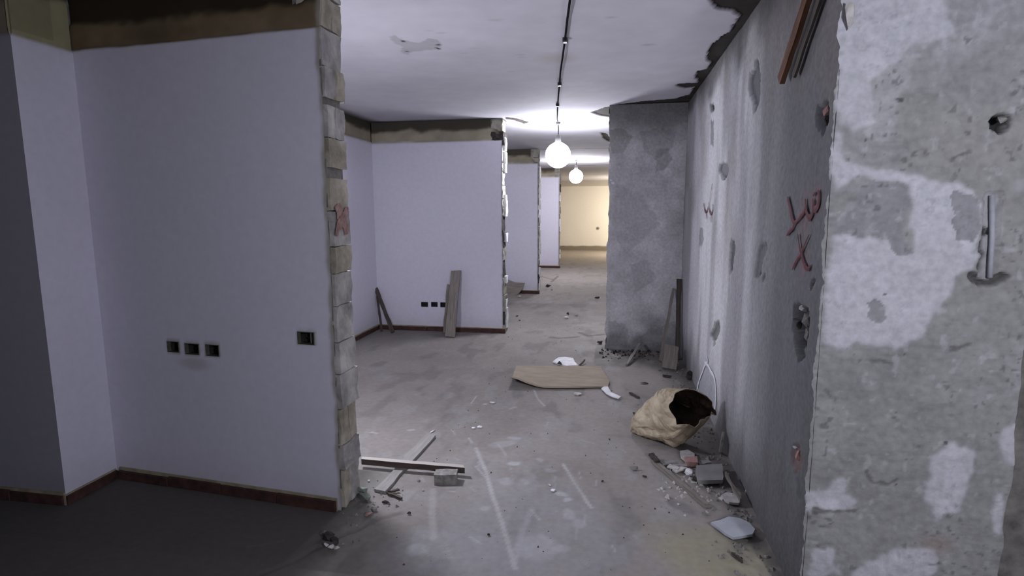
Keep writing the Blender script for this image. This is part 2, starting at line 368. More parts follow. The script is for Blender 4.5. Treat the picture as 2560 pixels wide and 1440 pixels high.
# --- left wall with the sockets
U1=np.append(W1b-W1a,0); L1=np.linalg.norm(U1)
f1=Frame((W1a[0],W1a[1],0),U1,(0,0,1))           # normal = U x V -> towards -Y
sock=[]
for (x0,y0,x1,y1) in [(418,853,449,881),(462,858,499,887),(514,861,549,891),(744,829,787,862)]:
    a=f1.uv(x0,y0); b=f1.uv(x1,y1); sock.append((min(a[0],b[0]),max(a[0],b[0]),min(a[1],b[1]),max(a[1],b[1])))
wall_left=from_bm('wall_left',box_bm(0,L1-.12,.055,.19,0,H),M['core'],loc=(W1a[0],W1a[1],0),rot=(0,0,math.atan2(U1[1],U1[0]))); tag(wall_left,kind='structure')
inv=lambda o,ch:(setattr(ch,'parent',o),setattr(ch,'matrix_parent_inverse',o.matrix_basis.inverted()))
def face1(u,v):
    c=painted(u,v,31); c,m,m2=band(c,u,v,33,2.43); c=c*(1-m*(.25+.45*fbm(u*4,v*6,39)))[...,None]; c=c*(1-m[...,None]*np.array([-.08,.10,.28]))
    for k,(a,b,lo,hi) in enumerate(sock):
        d=np.hypot(np.maximum(0,np.maximum(a-u,u-b)),np.maximum(0,np.maximum(lo-v,v-hi)))
        c=mix(c,(.24,.23,.17),.6*sst(.012,.003,d+.010*(fbm(u*40,v*40,k)-.5)))
    if True:
        d=np.hypot((u-(sock[0][0]+sock[2][1])/2)/.14,(v-sock[1][2]+.05)/.05); c=mix(c,(.30,.29,.25),.45*sst(1,.3,d))
    e=sst(.06,0,L1-u)
    c=mix(c,(.33,.31,.26),sst(.035,.0,L1-u+.03*(fbm(u*10,v*12,35)-.5)))
    return c,-.012*m-.01*m2+.003*(fbm(u*2,v*2,37)-.5),e*(-.02*fbm(0*u,v*14,38)),0
s_u=np.unique(np.concatenate([ar(-.05,L1,.014)]+[np.array([a,b]) for a,b,_,_ in sock])); s_v=np.unique(np.concatenate([ar(0,H+.08,.02)]+[np.array([a,b]) for _,_,a,b in sock]+[ar(ZW-.03,H,.01)]))
def keep1(u,v):
    k=np.ones(u.shape,bool)
    for a,b,lo,hi in sock: k&=~((u>a)&(u<b)&(v>lo)&(v<hi))
    return k
inv(wall_left,surf('painted_face',f1,s_u,s_v,face1,M['paint'],keep=keep1))
# socket boxes sunk in the wall
def junction_box(fr,a,b,lo,hi,label,group=None,depth=.05):
    root=empty('socket_box',fr.at((a+b)/2,lo,0)); r=tag(root,label,'socket box',group)
    bm=bmesh.new(); t=.003
    def q(pts): bm.faces.new([bm.verts.new(Vector(fr.at(*p))-root.location) for p in pts])
    q([(a,lo,-depth),(b,lo,-depth),(b,hi,-depth),(a,hi,-depth)])
    q([(a,lo,0),(b,lo,0),(b,lo,-depth),(a,lo,-depth)]); q([(a,hi,-depth),(b,hi,-depth),(b,hi,0),(a,hi,0)])
    q([(a,lo,0),(a,lo,-depth),(a,hi,-depth),(a,hi,0)]); q([(b,lo,-depth),(b,lo,0),(b,hi,0),(b,hi,-depth)])
    from_bm('back_box',bm,M['dark'],root)
    bm=bmesh.new(); g=.0015
    def q(pts): bm.faces.new([bm.verts.new(Vector(fr.at(*p))-root.location) for p in pts])
    o=[(a-g,lo-g),(b+g,lo-g),(b+g,hi+g),(a-g,hi+g)]; i=[(a+g,lo+g),(b-g,lo+g),(b-g,hi-g),(a+g,hi-g)]
    for k in range(4):
        k2=(k+1)%4; q([(*o[k],.002),(*o[k2],.002),(*i[k2],.004),(*i[k],.004)]); q([(*i[k],.004),(*i[k2],.004),(*i[k2],-.02),(*i[k],-.02)])
    from_bm('rim',bm,M['boxplastic'],root)
    V,F=tube([fr.at(a+.3*(b-a),lo+.2*(hi-lo),-depth*.9)-np.array(root.location),fr.at(a+.5*(b-a),lo+.5*(hi-lo),-depth*.4)-np.array(root.location),fr.at(a+.75*(b-a),lo+.35*(hi-lo),-depth*.5)-np.array(root.location)],.002,5)
    mesh('wire_end',V,F,M['cable'],root)
for s,l in zip(sock,['leftmost empty socket box of the row of three in the large left wall','middle empty socket box of the row of three in the large left wall','rightmost empty socket box of the row of three in the large left wall','single empty socket box near the broken edge of the large left wall']):
    junction_box(f1,*s,l)
# broken end of the left wall: stacked blocks and mortar
zs=[0,.20,.33,.52,.70,.86,1.04,1.20,1.33,1.50,1.655,1.70,1.84,1.99,2.02,2.16,2.33,2.47,H]
rnd=random.Random(4)
for i in range(len(zs)-1):
    z0,z1=zs[i],zs[i+1]; g=.0025; j=rnd.uniform(-.008,.003)-(0.03 if z1-z0<.06 else 0)
    x1=W1b[0]+j; x0=x1-.13
    if z1-z0>.1 and i%2==0:
        s=rnd.uniform(.4,.6); ys=[(2.492,2.492+.17*s-.002),(2.492+.17*s+.002,2.665)]
    else: ys=[(2.492,2.665)]
    for a,(ya,yb) in enumerate(ys):
        jj=rnd.uniform(-.005,.002)
        bm=rough_box(x0,x1+jj,ya,yb,z0+g,z1-g,.008,i*3+a,5)
        o=from_bm('block',bm,M['block_tan'] if rnd.random()<.4 else M['block_pale']); inv(wall_left,o)
o=box('mortar_bed',W1b[0]-.15,W1b[0]-.022,2.492,2.655,0,H-.005,M['core']); inv(wall_left,o)
skirting('baseboard_left',W1a+np.array([.0,.0]),W1b+np.array([-.03,0]),(0,-1),.06,.022,1)

# --- side return left of it, and the leftmost wall
f2=Frame((W1a[0]-.03,2.28,0),(0,1,0),(0,0,1))      # faces +X
def face2(u,v):
    c=painted(u,v,41); c,m,m2=band(c,u,v,43,2.55); c=mix(c,(.34,.32,.15),m*(1-m2)*.5)
    return c,-.01*m,0,0
r=box('wall_left',W1a[0]-.22,W1a[0]-.065,2.31,2.80,0,H+.06,M['core']); tag(r,kind='structure'); 
surf('painted_face',f2,ar(0,.31,.015),ar(0,H+.08,.02),face2,M['paint'],r)
skirting('baseboard_left',(W1a[0]-.03,2.27),(W1a[0]-.03,2.575),(1,0),.05,.02,2)
f3=Frame((-7,2.28,0),(1,0,0),(0,0,1))
def face3(u,v):
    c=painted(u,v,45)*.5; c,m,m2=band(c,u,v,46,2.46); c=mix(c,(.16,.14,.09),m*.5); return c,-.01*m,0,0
r=box('wall_left',-7,W1a[0]-.04,2.30,2.50,0,H,M['core']); tag(r,kind='structure')
surf('painted_face',f3,np.concatenate([ar(0,2.6,.2)[:-1],ar(2.6,7+W1a[0]-.03,.02)]),ar(0,H+.08,.02),face3,M['paint'],r)
skirting('baseboard_left',(-7,2.28),(W1a[0]-.03,2.28),(0,-1),.06,.022,3)

# --- bays further down the corridor
def bay_wall(Y,x0,x1,seed,holes=(),endname=True,thick=.2,nblk=12,skirt=True,white=WHITE,step=.02):
    fr=Frame((x0,Y,0),(1,0,0),(0,0,1)); L=x1-x0
    r=box('wall_left',x0,x1-.10,Y+.045,Y+thick,0,H,M['core']); tag(r,kind='structure')
    hs=[]
    for (a,b,c_,d) in holes:
        p=fr.uv(a,b);q=fr.uv(c_,d); hs.append((min(p[0],q[0]),max(p[0],q[0]),min(p[1],q[1]),max(p[1],q[1])))
    def fn(u,v):
        c=painted(u,v,seed); c,m,m2=band(c,u,v,seed+1,2.455)
        c=mix(c,DRK*1.3,sst(.16,.05,L-u)*(v>ZW)*.8)
        c=mix(c,(.16,.14,.13),sst(.02,.0,L-u+.03*(fbm(u*10,v*9,seed+5)-.5))*.8)
        return c,-.014*m-.012*m2,sst(.06,0,L-u)*(-.02*fbm(0*u,v*12,seed+6)),0
    su=np.unique(np.concatenate([ar(0,L,step)]+[np.array(h[:2]) for h in hs])); sv=np.unique(np.concatenate([ar(0,H,step)]+[np.array(h[2:]) for h in hs]))
    def kp(u,v):
        k=np.ones(u.shape,bool)
        for a,b,lo,hi in hs: k&=~((u>a)&(u<b)&(v>lo)&(v<hi))
        return k
    surf('painted_face',fr,su,sv,fn,M['paint'],r,keep=kp)
    rn=random.Random(seed); z=0
    while z<H-.02:
        h=min(rn.choice([.19,.2,.21,.16,.1]),H-z); j=rn.uniform(-.02,.012)
        if H-z-h<.05: h=H-z
        o=from_bm('block',rough_box(x1-.14,x1+j,Y+.012,Y+thick,z+.005,z+h-.005,.010,seed*7+int(z*100),3),M['block'] if rn.random()<.7 else M['rubble_dark']); o.parent=r; z+=h
        if rn.random()<.55:
            zz=rn.uniform(z-h,z); o=from_bm('plaster_lump',rough_box(x1-.03,x1+rn.uniform(.008,.022),Y+.08,Y+thick-.01,zz,zz+rn.uniform(.08,.2),.006,int(zz*999),2),M['white']); o.parent=r
            if zz+.2>H: o.location.z=-.2
    box('mortar_bed',x1-.15,x1-.045,Y+.02,Y+thick-.01,0,H-.005,M['core'],r)
    if skirt: skirting('baseboard_left',(x0,Y),(x1+.02,Y),(0,-1),.055,.025,seed)
    return fr,hs
def side_wall(X,y0,y1,seed,t=.15):
    fr=Frame((X,y0,0),(0,1,0),(0,0,1))
    r=box('wall_left',X-t-.02,X-.03,y0,y1,0,H,M['core']); tag(r,kind='structure')
    def fn(u,v):
        c=painted(u,v,seed); c,m,m2=band(c,u,v,seed+1,2.46); return c,-.012*m,0,0
    surf('painted_face',fr,ar(0,y1-y0,.05),ar(0,H,.025),fn,M['paint'],r)
    skirting('baseboard_left',(X,y0),(X,y1),(1,0),.055,.022,seed)
Y2=6.65
side_wall(-2.92,2.8,Y2,51)
fr2,h2=bay_wall(Y2,-2.93,-1.283,53,[(1053,755,1070,767),(1078,755,1094,767),(1101,756,1117,768)])
for s,l in zip(h2,['leftmost of three small empty socket boxes in the far white bay wall','middle of three small empty socket boxes in the far white bay wall','third small empty socket box in the white bay wall, half behind the tall leaning plank']):
    junction_box(fr2,*s,l,depth=.04)
side_wall(-2.92,Y2+.2,9.97,55)
bay_wall(9.97,-2.93,-1.285,57,skirt=True,step=.03)
side_wall(-2.92,10.17,14.6,59)
bay_wall(14.6,-2.93,onY(1399,600,14.6)[0],61,step=.05)
side_wall(-2.4,14.8,21.0,63)

# --- end wall of the corridor
YF=21.2
fe=Frame((-2.6,YF,0),(1,0,0),(0,0,1))
def facee(u,v):
    c=np.ones(u.shape+(3,))*np.array([.66,.62,.54]); c*=(.95+.1*fbm(u,v,71))[...,None]
    c=mix(c,(.36,.32,.27),sst(2.36,2.38,v)*.8)
    c=mix(c,(.13,.10,.06),sst(.19,.14,v+.05*(fbm(u*6,v*6,72)-.5))*.85)
    p=fe.uv(1494,571); c=mix(c,(.10,.09,.07),sst(.07,.04,np.hypot(u-p[0],v-p[1])))
    return c,0,0,0
r=box('wall_back',-2.8,4,YF+.02,YF+.2,0,H,M['core']); tag(r,kind='structure')
surf('painted_face',fe,ar(0,6.6,.04),ar(0,H,.03),facee,M['paint'],r)
r=box('wall_right',2.4,2.6,6.3,YF,0,H,M['core']); tag(r,kind='structure')

# --- right wall (long raw cement face) and the near corner face
fr=Frame((XR,6.05,0),(0,-1,0),(0,0,1)); LR=6.05-2.093     # u runs towards the camera, faces -X
F=lambda pts:fr.P(pts)
holes_r=[ # polygon, depth, colour, strength
 ([(1887,142),(1895,150),(1900,180),(1901,225),(1896,262),(1884,285),(1880,255),(1870,215),(1872,190),(1884,170)],.02,(.13,.135,.145),.9),
 ([(1772,262),(1781,260),(1786,272),(1780,282),(1774,276)],.03,(.03,.03,.03),.95),
 ([(1776,300),(1783,300),(1783,365),(1775,362)],.003,(.15,.17,.18),.7),
 ([(1796,414),(1806,405),(1819,408),(1821,430),(1812,446),(1802,440),(1795,428)],.02,(.17,.175,.185),.85),
 ([(1803,440),(1814,438),(1812,449),(1806,448)],.04,(.03,.03,.03),.9),
 ([(1826,600),(1833,602),(1839,618),(1834,645),(1830,680),(1822,682),(1820,665),(1823,625)],.02,(.13,.135,.14),.9),
 ([(1822,665),(1829,665),(1828,682),(1822,682)],.04,(.04,.04,.04),.8),
 ([(1900,612),(1913,605),(1916,628),(1905,648),(1902,680),(1893,700),(1884,690),(1888,660),(1893,630)],.012,(.15,.15,.16),.85),
 ([(1892,682),(1898,680),(1897,690),(1892,692)],.03,(.03,.03,.03),.95),
 ([(1904,695),(1911,688),(1909,702),(1903,704)],.03,(.03,.03,.03),.95),
 ([(1749,570),(1756,568),(1758,600),(1753,618),(1747,612)],.003,(.17,.18,.19),.6),
 ([(1785,805),(1797,802),(1800,825),(1790,850),(1780,852),(1774,838),(1782,820)],.02,(.17,.18,.17),.85),
 ([(1779,850),(1787,848),(1788,862),(1781,865)],.04,(.03,.03,.03),.95),
 ([(1984,762),(2018,765),(2022,800),(2018,850),(2008,900),(1996,902),(1988,870),(1980,820)],.045,(.06,.06,.065),.95),
 ([(2022,712),(2034,695),(2037,703),(2027,722)],.03,(.03,.03,.035),.95),
 ([(2042,265),(2070,250),(2072,300),(2060,330),(2044,320),(2036,300)],.03,(.10,.10,.11),.9),
 ([(1978,1120),(1998,1118),(2004,1150),(1998,1185),(1984,1180),(1976,1150)],.01,(.20,.12,.10),.6),
 ([(1990,1180),(2000,1180),(2000,1250),(1992,1245)],.003,(.10,.10,.11),.5),
 ([(1700,960),(1726,985),(1735,1060),(1700,1040)],.01,(.10,.10,.10),.7),
]
HR=[(F(p),d,c,a) for p,d,c,a in holes_r]
def right_fn(u,v):
    n1=fbm(u*1.5,v*.5,81); n2=fbm(u*6,v*2,82); n3=fbm(u*22,v*9,83); n4=fbm(u*40,v*40,84)
    c=np.ones(u.shape+(3,))*np.array([.36,.36,.375]); c*=(.70+.35*n1+.25*n2+.10*n3)[...,None]
    # whitish skim brushed vertically, with the lit middle and shaded near end painted in
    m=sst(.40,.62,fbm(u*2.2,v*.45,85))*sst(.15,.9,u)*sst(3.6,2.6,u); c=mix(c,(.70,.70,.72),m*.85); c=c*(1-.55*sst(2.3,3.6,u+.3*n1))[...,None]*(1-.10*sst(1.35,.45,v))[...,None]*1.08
    c=mix(c,(.23,.21,.185),.5*sst(.48,.7,fbm(u*1.4,v*1.1,86))*sst(.8,1.6,v))
    # dirty foot and stained head
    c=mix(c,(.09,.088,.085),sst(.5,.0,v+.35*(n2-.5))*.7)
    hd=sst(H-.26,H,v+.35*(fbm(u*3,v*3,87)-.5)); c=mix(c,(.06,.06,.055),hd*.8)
    wu=u+.02*(n4-.5)+.012*(fbm(u*18,v*18,88)-.5); wv=v+.03*(n4-.5)+.02*(fbm(u*18,v*18,89)-.5); nn=-.002+.006*(n2-.5)+.0025*(n4-.5)
    for P,dep,cc,a in HR:
        i=inpoly(P,wu,wv); c=mix(c,np.array(cc),i*a); nn=nn-dep*i
    # spray haze round the red marks
    for x,y,r in [(2010,530,.13),(2040,500,.09),(2005,650,.10)]:
        p=fr.uv(x,y); c=mix(c,(.24,.15,.16),.45*sst(1,.2,np.hypot((u-p[0])/r,(v-p[1])/r)))
    p=fr.uv(1768,965); q=inpoly(F([(1765,905),(1782,940),(1788,985),(1790,1030),(1770,1030),(1745,1005),(1743,960)]),wu,wv); c=mix(c,(.42,.44,.50),q*.45)
    for x,y in [(1860,330),(1955,420),(1935,960),(1850,740),(1925,350),(1900,480),(1995,430)]:
        p=fr.uv(x,y); c=mix(c,(.12,.12,.13),.6*sst(.012,.004,np.hypot(u-p[0],v-p[1])))
    return c,nn,0,0
wall_right=box('wall_right',XR+.07,XR+1.1,2.175,6.30,0,H,M['core']); tag(wall_right,kind='structure')
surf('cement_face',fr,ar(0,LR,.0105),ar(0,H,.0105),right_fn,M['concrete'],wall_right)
# broken hole: brick crumbs showing in it
def chip(name,p,size,mat,parent,seed,n=14,flat=1.0):
    rn=random.Random(seed); bm=bmesh.new()
    for i in range(n):
        v=Vector((rn.gauss(0,1),rn.gauss(0,1),rn.gauss(0,1))).normalized()*rn.uniform(.75,1)
        bm.verts.new((v.x*size[0]/2,v.y*size[1]/2,v.z*size[2]/2*flat))
    r=bmesh.ops.convex_hull(bm,input=bm.verts[:])
    bmesh.ops.delete(bm,geom=[g for g in r['geom_interior'] if isinstance(g,bmesh.types.BMVert)],context='VERTS')
    return from_bm(name,bm,mat,parent,loc=p)
for i,(x,y,sy,sz,mt) in enumerate([(2002,772,.09,.03,'rubble_light'),(2008,800,.05,.07,'rubble'),(2012,835,.04,.08,'rubble'),(2012,870,.035,.07,'rubble'),(1990,812,.03,.05,'rubble_dark'),
    (2056,282,.03,.06,'pink'),(2062,300,.015,.06,'rubble_dark'),(2024,720,.012,.025,'rubble_light'),(2031,698,.01,.02,'rubble_light'),
    (1982,1116,.05,.018,'rubble_light'),(1991,1140,.03,.06,'pink'),(1975,1143,.05,.018,'pink'),(2112,35,.04,.12,'rubble_light')]):
    p=onX(x,y,XR); chip('brick_crumb',(XR+.012-(.0),p[1],p[2]),(.035,sy,sz),M[mt],wall_right,i+40)
# near end face of the right wall, peeling paint over cement
YN=2.093; XPR=onY(2515,1300,YN)[0]
fp=Frame((XR,YN,0),(1,0,0),(0,0,1)); LP=XPR-XR
F2=lambda p:fp.P(p)
A=F2
light=[ [(2095,-60),(2095,300),(2130,330),(2185,300),(2180,200),(2250,150),(2270,110),(2330,105),(2390,95),(2385,60),(2360,20),(2375,-60)],
 [(2085,310),(2085,470),(2150,440),(2230,450),(2275,470),(2285,520),(2275,560),(2290,590),(2275,640),(2240,625),(2205,595),(2130,590),(2085,590),(2060,860),(2110,870),(2150,850),(2200,870),(2265,858),(2300,840),(2330,790),(2370,740),(2385,690),(2420,670),(2450,640),(2450,520),(2440,480),(2350,450),(2250,430),(2170,420),(2120,400)],
 [(2330,1135),(2355,1118),(2375,1105),(2400,1120),(2415,1110),(2435,1135),(2430,1180),(2415,1225),(2400,1275),(2375,1285),(2345,1300),(2325,1270),(2310,1250),(2312,1205),(2325,1190)],
 [(2500,1090),(2530,1060),(2560,1045),(2600,1040),(2600,1160),(2560,1165),(2535,1165),(2505,1145)],
 [(2020,1235),(2060,1230),(2085,1192),(2105,1190),(2110,1230),(2130,1250),(2128,1270),(2085,1285),(2050,1280),(2016,1282)],
 [(2030,1370),(2075,1362),(2090,1385),(2080,1410),(2110,1440),(2020,1445)],
 [(2130,1440),(2180,1400),(2240,1370),(2330,1365),(2350,1400),(2330,1450),(2130,1470)],
 [(2490,1250),(2510,1240),(2520,1280),(2500,1340),(2480,1330)],
]
grey2=[[(2145,480),(2190,445),(2230,455),(2272,470),(2278,500),(2262,560),(2262,600),(2278,635),(2262,642),(2238,632),(2215,600),(2190,590),(2120,590),(2085,580),(2092,540),(2130,520)],
 [(2380,480),(2440,490),(2455,560),(2440,600),(2395,598),(2385,560)],[(2165,755),(2190,745),(2215,770),(2212,800),(2190,808),(2165,790)]]
LGT=[A(p) for p in light]; GR2=[A(p) for p in grey2]
hole=fp.uv(2508,302); chase=A([(2462,490),(2508,478),(2500,560),(2492,690),(2475,700),(2450,690),(2458,600)])
def near_fn(u,v):
    n1=fbm(u*3,v*3,91); n2=fbm(u*10,v*8,92); n3=fbm(u*26,v*34,93,3); n4=fbm(u*60,v*60,94,2); st=fbm(u*14+2*n1,v*60,95)
    c=np.ones(u.shape+(3,))*np.array([.255,.255,.25]); c*=(.72+.3*n1+.35*n2)[...,None]
    c*=(1-.14*sst(.5,.8,st))[...,None]; c*=(.93+.14*fbm(u*22,v*60,107,2))[...,None]
    c=mix(c,(.29,.285,.27),.55*sst(.42,.62,fbm(u*2.5+3,v*2.5,96))*sst(.9,1.5,v))
    wu=u+.035*(n2-.5)+.03*(n3-.5); wv=v+.035*(fbm(u*10,v*8,97)-.5)+.03*(fbm(u*26,v*30,98)-.5)
    L=np.zeros(u.shape)
    for P in LGT: L=np.maximum(L,inpoly(P,wu,wv))
    # thinner scattered flecks of the same pale coat above waist height
    fle=sst(.50,.60,fbm(u*9,v*6,99))*sst(1.25,1.55,v)*.30*sst(.46,.56,fbm(u*3,v*2,100)+.06)
    for _ in range(2): L[1:-1,1:-1]=(L[1:-1,1:-1]*2+L[:-2,1:-1]+L[2:,1:-1]+L[1:-1,:-2]+L[1:-1,2:])/6
    L2=np.clip(np.maximum(L*(.72+.4*n2),fle),0,1)
    c=mix(c,(.475,.475,.505),L2)
    c=mix(c,(.40,.40,.43),.35*sst(1.85,2.2,v))
    for P in GR2:
        g=inpoly(P,wu,wv); c=mix(c,np.array([.24,.245,.25]),g*.9); L2=L2*(1-g)
    sp=sst(.70,.78,n4)*sst(.5,.6,n2); c=mix(c,(.09,.09,.09),sp*.55*(1-.6*L))
    sp=sst(.74,.8,fbm(u*34,v*34,102,2)); c=mix(c,(.5,.5,.52),sp*.28)
    nn=.004*L2+.010*(n2-.5)+.004*(n3-.5)+.0015*(n4-.5)
    for x,y,r in [(2170,350,.02),(2165,545,.018)]:
        p=fp.uv(x,y); 
    # socket hole, cable chase, gouges
    q=np.hypot((wu-hole[0])/.030,(wv-hole[1])/.034); c=mix(c,(.03,.028,.028),sst(1.05,.85,q)); nn=nn-.06*sst(1.05,.8,q)
    i=inpoly(chase,wu*.4+u*.6,wv); nn=nn-.02*i; c=mix(c,(.30,.30,.32),i*.5)
    d=dline(A([(2472,570),(2466,600),(2462,640),(2448,670),(2443,690)]),wu,wv); c=mix(c,(.04,.04,.04),sst(.010,.004,d)); nn=nn-.02*sst(.01,.003,d)
    d=dline(A([(2425,690),(2445,712),(2480,708),(2505,690)]),wu,wv); c=mix(c,(.06,.055,.05),sst(.018,.006,d)*.9); nn=nn-.03*sst(.018,.004,d)
    for pts in ([(2170,902),(2195,900),(2225,905)],[(2160,1180),(2178,1205),(2240,1198)],[(2375,870),(2420,862)],[(2380,400),(2420,385)],[(2040,1282),(2075,1286),(2130,1278)],[(2325,1403),(2350,1405)],[(2045,1362),(2058,1368)]):
        d=dline(A(pts),wu,wv); c=mix(c,(.07,.065,.06),sst(.010,.003,d+.014*(n3-.4))*.55); nn=nn-.004*sst(.010,.003,d+.01*(n3-.4))
    for x,y,r in [(2170,352,.008),(2366,1105,.008),(2257,250,.012),(2207,735,.006),(2250,878,.005),(2235,1213,.006)]:
        p=fp.uv(x,y); c=mix(c,(.05,.05,.05),.8*sst(r,r*.5,np.hypot(wu-p[0],wv-p[1])))
    p=fp.uv(2340,1360); c=mix(c,(.28,.20,.17),.4*sst(1,.2,np.hypot((u-p[0])/.09,(v-p[1])/.06)))
    e=sst(.05,0,u); e2=sst(.08,0,LP-u)
    du=e*(-.010+.022*(fbm(0*u,v*12,104)-.4)+.012*(fbm(0*u,v*50,106)-.5))+e2*(.05*(fbm(0*u,v*7,105)-.6))
    return c,nn-.004*e,du,0
surf('cement_face',fp,ar(0,LP,.006),ar(0,H,.0065),near_fn,M['concrete'],wall_right)
box('wall_return',XR+.04,XPR-.03,YN+.075,YN+.2,0,H,M['core'],wall_right)
p=fp.at(hole[0]+.003,hole[1]+.008,0); chip('cement_plug',(p[0],YN+.012,p[2]),(.030,.03,.035),M['rubble'],wall_right,77)
# pale conduit strip in the chase
a=onY(2486,488,YN); b=onY(2480,695,YN); V_,F_=tube([(a[0],YN+.012,a[2]),((a[0]+b[0])/2+.002,YN+.01,(a[2]+b[2])/2),(b[0],YN+.012,b[2])],.008,8)
tag(mesh('conduit',V_,F_,M['conduit'],smooth=True),'pale vertical conduit sunk in a chase in the near right wall face','pipe')
# wall beyond the near face, seen past its lower right edge
r=box('wall_right',1.6,4,3.9,4.1,0,H,M['core']); tag(r,kind='structure')
f9=Frame((1.6,3.9,0),(1,0,0),(0,0,1)); surf('painted_face',f9,ar(0,2.4,.1),ar(0,H,.1),lambda u,v:(painted(u,v,111)*.6,.002,0,0),M['paint'],r)

# --- partition stub jutting from the right wall
YP=6.05; XP=-.044
fq=Frame((XP,YP,0),(1,0,0),(0,0,1)); LQ=XR-XP
G=lambda p:fq.P(p)
def post_fn(u,v):
    n1=fbm(u*3,v*3,121); n2=fbm(u*9,v*9,122); n3=fbm(u*30,v*30,123)
    c=np.ones(u.shape+(3,))*np.array([.49,.485,.50]); c*=(.5+.45*n1+.5*n2+.2*n3)[...,None]
    wu=u+.03*(n3-.5); wv=v+.04*(n3-.5)
    for P,cc,a in [([(1515,325),(1560,320),(1580,345),(1560,380),(1530,385)],(.26,.26,.245),.6),([(1600,330),(1640,320),(1690,330),(1680,370),(1640,400),(1610,375)],(.26,.27,.28),.5),
                   ([(1640,375),(1670,370),(1680,400),(1660,425),(1640,430)],(.07,.06,.055),.35),([(1520,800),(1560,808),(1575,840),(1565,865),(1520,865)],(.36,.36,.38),.7),
                   ([(1540,460),(1600,480),(1650,560),(1560,640),(1530,560)],(.23,.235,.25),.25),([(1575,660),(1620,650),(1640,700),(1590,730)],(.25,.26,.28),.4),([(1600,840),(1690,800),(1700,880),(1600,900)],(.10,.10,.095),.3)]:
        c=mix(c,np.array(cc),inpoly(G(P),wu,wv)*a*(.5+.8*n2))
    for x,y,r in [(1540,422,.03),(1568,434,.028),(1688,434,.028),(1550,780,.014),(1553,775,.012)]:
        p=fq.uv(x,y); c=mix(c,(.52,.52,.5),.8*sst(1,.5,np.hypot((wu-p[0])/r,(wv-p[1])/(r*.8))))
    c=mix(c,(.07,.068,.064),sst(H-.42,H-.08,v+.25*(n1-.5))*.7)  # shade at the stub's head painted into the cement colour
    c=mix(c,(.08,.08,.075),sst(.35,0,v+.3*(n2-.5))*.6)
    e=sst(.05,0,u); return c,.012*(n2-.5)+.004*(n3-.5),e*(.035*(fbm(0*u,v*9,126)-.5)),0
post=box('wall_partition',XP+.05,XR+.05,YP+.03,YP+.2,0,H,M['core']); tag(post,kind='structure')
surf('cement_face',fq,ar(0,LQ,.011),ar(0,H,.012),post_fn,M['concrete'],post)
rn=random.Random(9); z=0
while z<H-.02:
    h=min(rn.choice([.2,.18,.14,.1,.21]),H-z); 
    if H-z-h<.05: h=H-z
    from_bm('block',rough_box(XP+rn.uniform(-.006,.018),XP+.12,YP+.018,YP+.2,z+.004,z+h-.004,.012,int(z*50)+3,3),M['rubble_dark'] if rn.random()<.4 else M['block'],post); z+=h
for x,y,s,mt in [(1533,457,.05,'white'),(1528,450,.035,'white')]:
    p=onY(x,y,YP); chip('plaster_flake',(p[0],YP-.004,p[2]),(s,.012,s*.8),M[mt],post,int(x))

# rear and outer shell of the place behind the camera
r=box('wall_front',-7.2,4.2,-3.2,-3.0,0,H,M['core']); tag(r,kind='structure')

# ------------------------------------------------------------------ paint marks on walls
def ribbon(name,frame,pts,widths,mat,parent,off=.004,sub=6,jit=.0):
    P=[frame.uv(*p) for p in pts]; n=len(P); W=widths if isinstance(widths,(list,tuple)) else [widths]*n
    Q=[];WW=[]
    def cr(a,b,c,d,t): return .5*((2*b)+(-a+c)*t+(2*a-5*b+4*c-d)*t*t+(-a+3*b-3*c+d)*t**3)
    for i in range(n-1):
        a=P[max(i-1,0)];b=P[i];c=P[i+1];d=P[min(i+2,n-1)]
        for k in range(sub):
            t=k/sub; Q.append((cr(a[0],b[0],c[0],d[0],t),cr(a[1],b[1],c[1],d[1],t))); WW.append(W[i]*(1-t)+W[i+1]*t)
    Q.append(P[-1]);WW.append(W[-1]); V=[];F=[]
    for i,q in enumerate(Q):
        a=Q[max(i-1,0)];b=Q[min(i+1,len(Q)-1)];dx,dy=b[0]-a[0],b[1]-a[1];l=math.hypot(dx,dy)+1e-9
        w_=WW[i]/2*(1+random.uniform(-.18,.18)); 
        if i in(0,len(Q)-1): w_*=.4
        for s,o in ((1,off),(-1,off),):
            V.append(frame.at(q[0]-dy/l*w_*s,q[1]+dx/l*w_*s,o))
        V.append(frame.at(q[0],q[1],off+.0015))
    for i in range(len(Q)-1):
        a=3*i;b=a+3; F.append((a,a+2,b+2,b)); F.append((a+2,a+1,b+1,b+2))
    return mesh(name,V,F,mat,parent)
# large red word with a cross below, small red mark
g=empty('painted_mark',onX(2010,560,XR)); tag(g,'large red sprayed cursive word on the grey right wall above the X','graffiti')
def rib(parent,name,*a,**k):
    o=ribbon(name,*a,None,**k); o.location=-Vector(parent.location); o.parent=parent; return o
RP=M['red_paint']
rib(g,'stroke',fr,[(1971,493),(1975,510),(1983,548),(1990,556),(2003,542),(2014,525),(2016,510),(2016,498)],[.02,.022,.02,.016,.018,.02,.016,.012],RP)
rib(g,'stroke',fr,[(2016,512),(2020,535),(2027,545),(2034,530),(2036,512),(2034,498)],[.018,.022,.024,.022,.022,.018],RP)
rib(g,'stroke',fr,[(2034,515),(2040,524),(2048,510),(2050,490),(2048,476)],[.02,.026,.028,.024,.016],RP)
rib(g,'stroke',fr,[(1990,554),(1984,570),(1976,578),(1969,588)],[.018,.016,.02,.014],RP)
rib(g,'stroke',fr,[(2035,488),(2042,482)],[.014,.012],RP)
g=empty('painted_mark',onX(2005,650,XR)); tag(g,'red painted X on the grey right wall below the red word','graffiti')
rib(g,'stroke',fr,[(1997,585),(2001,615),(2009,648),(2016,668),(2024,672),(2029,662)],[.012,.014,.018,.018,.018,.01],RP)
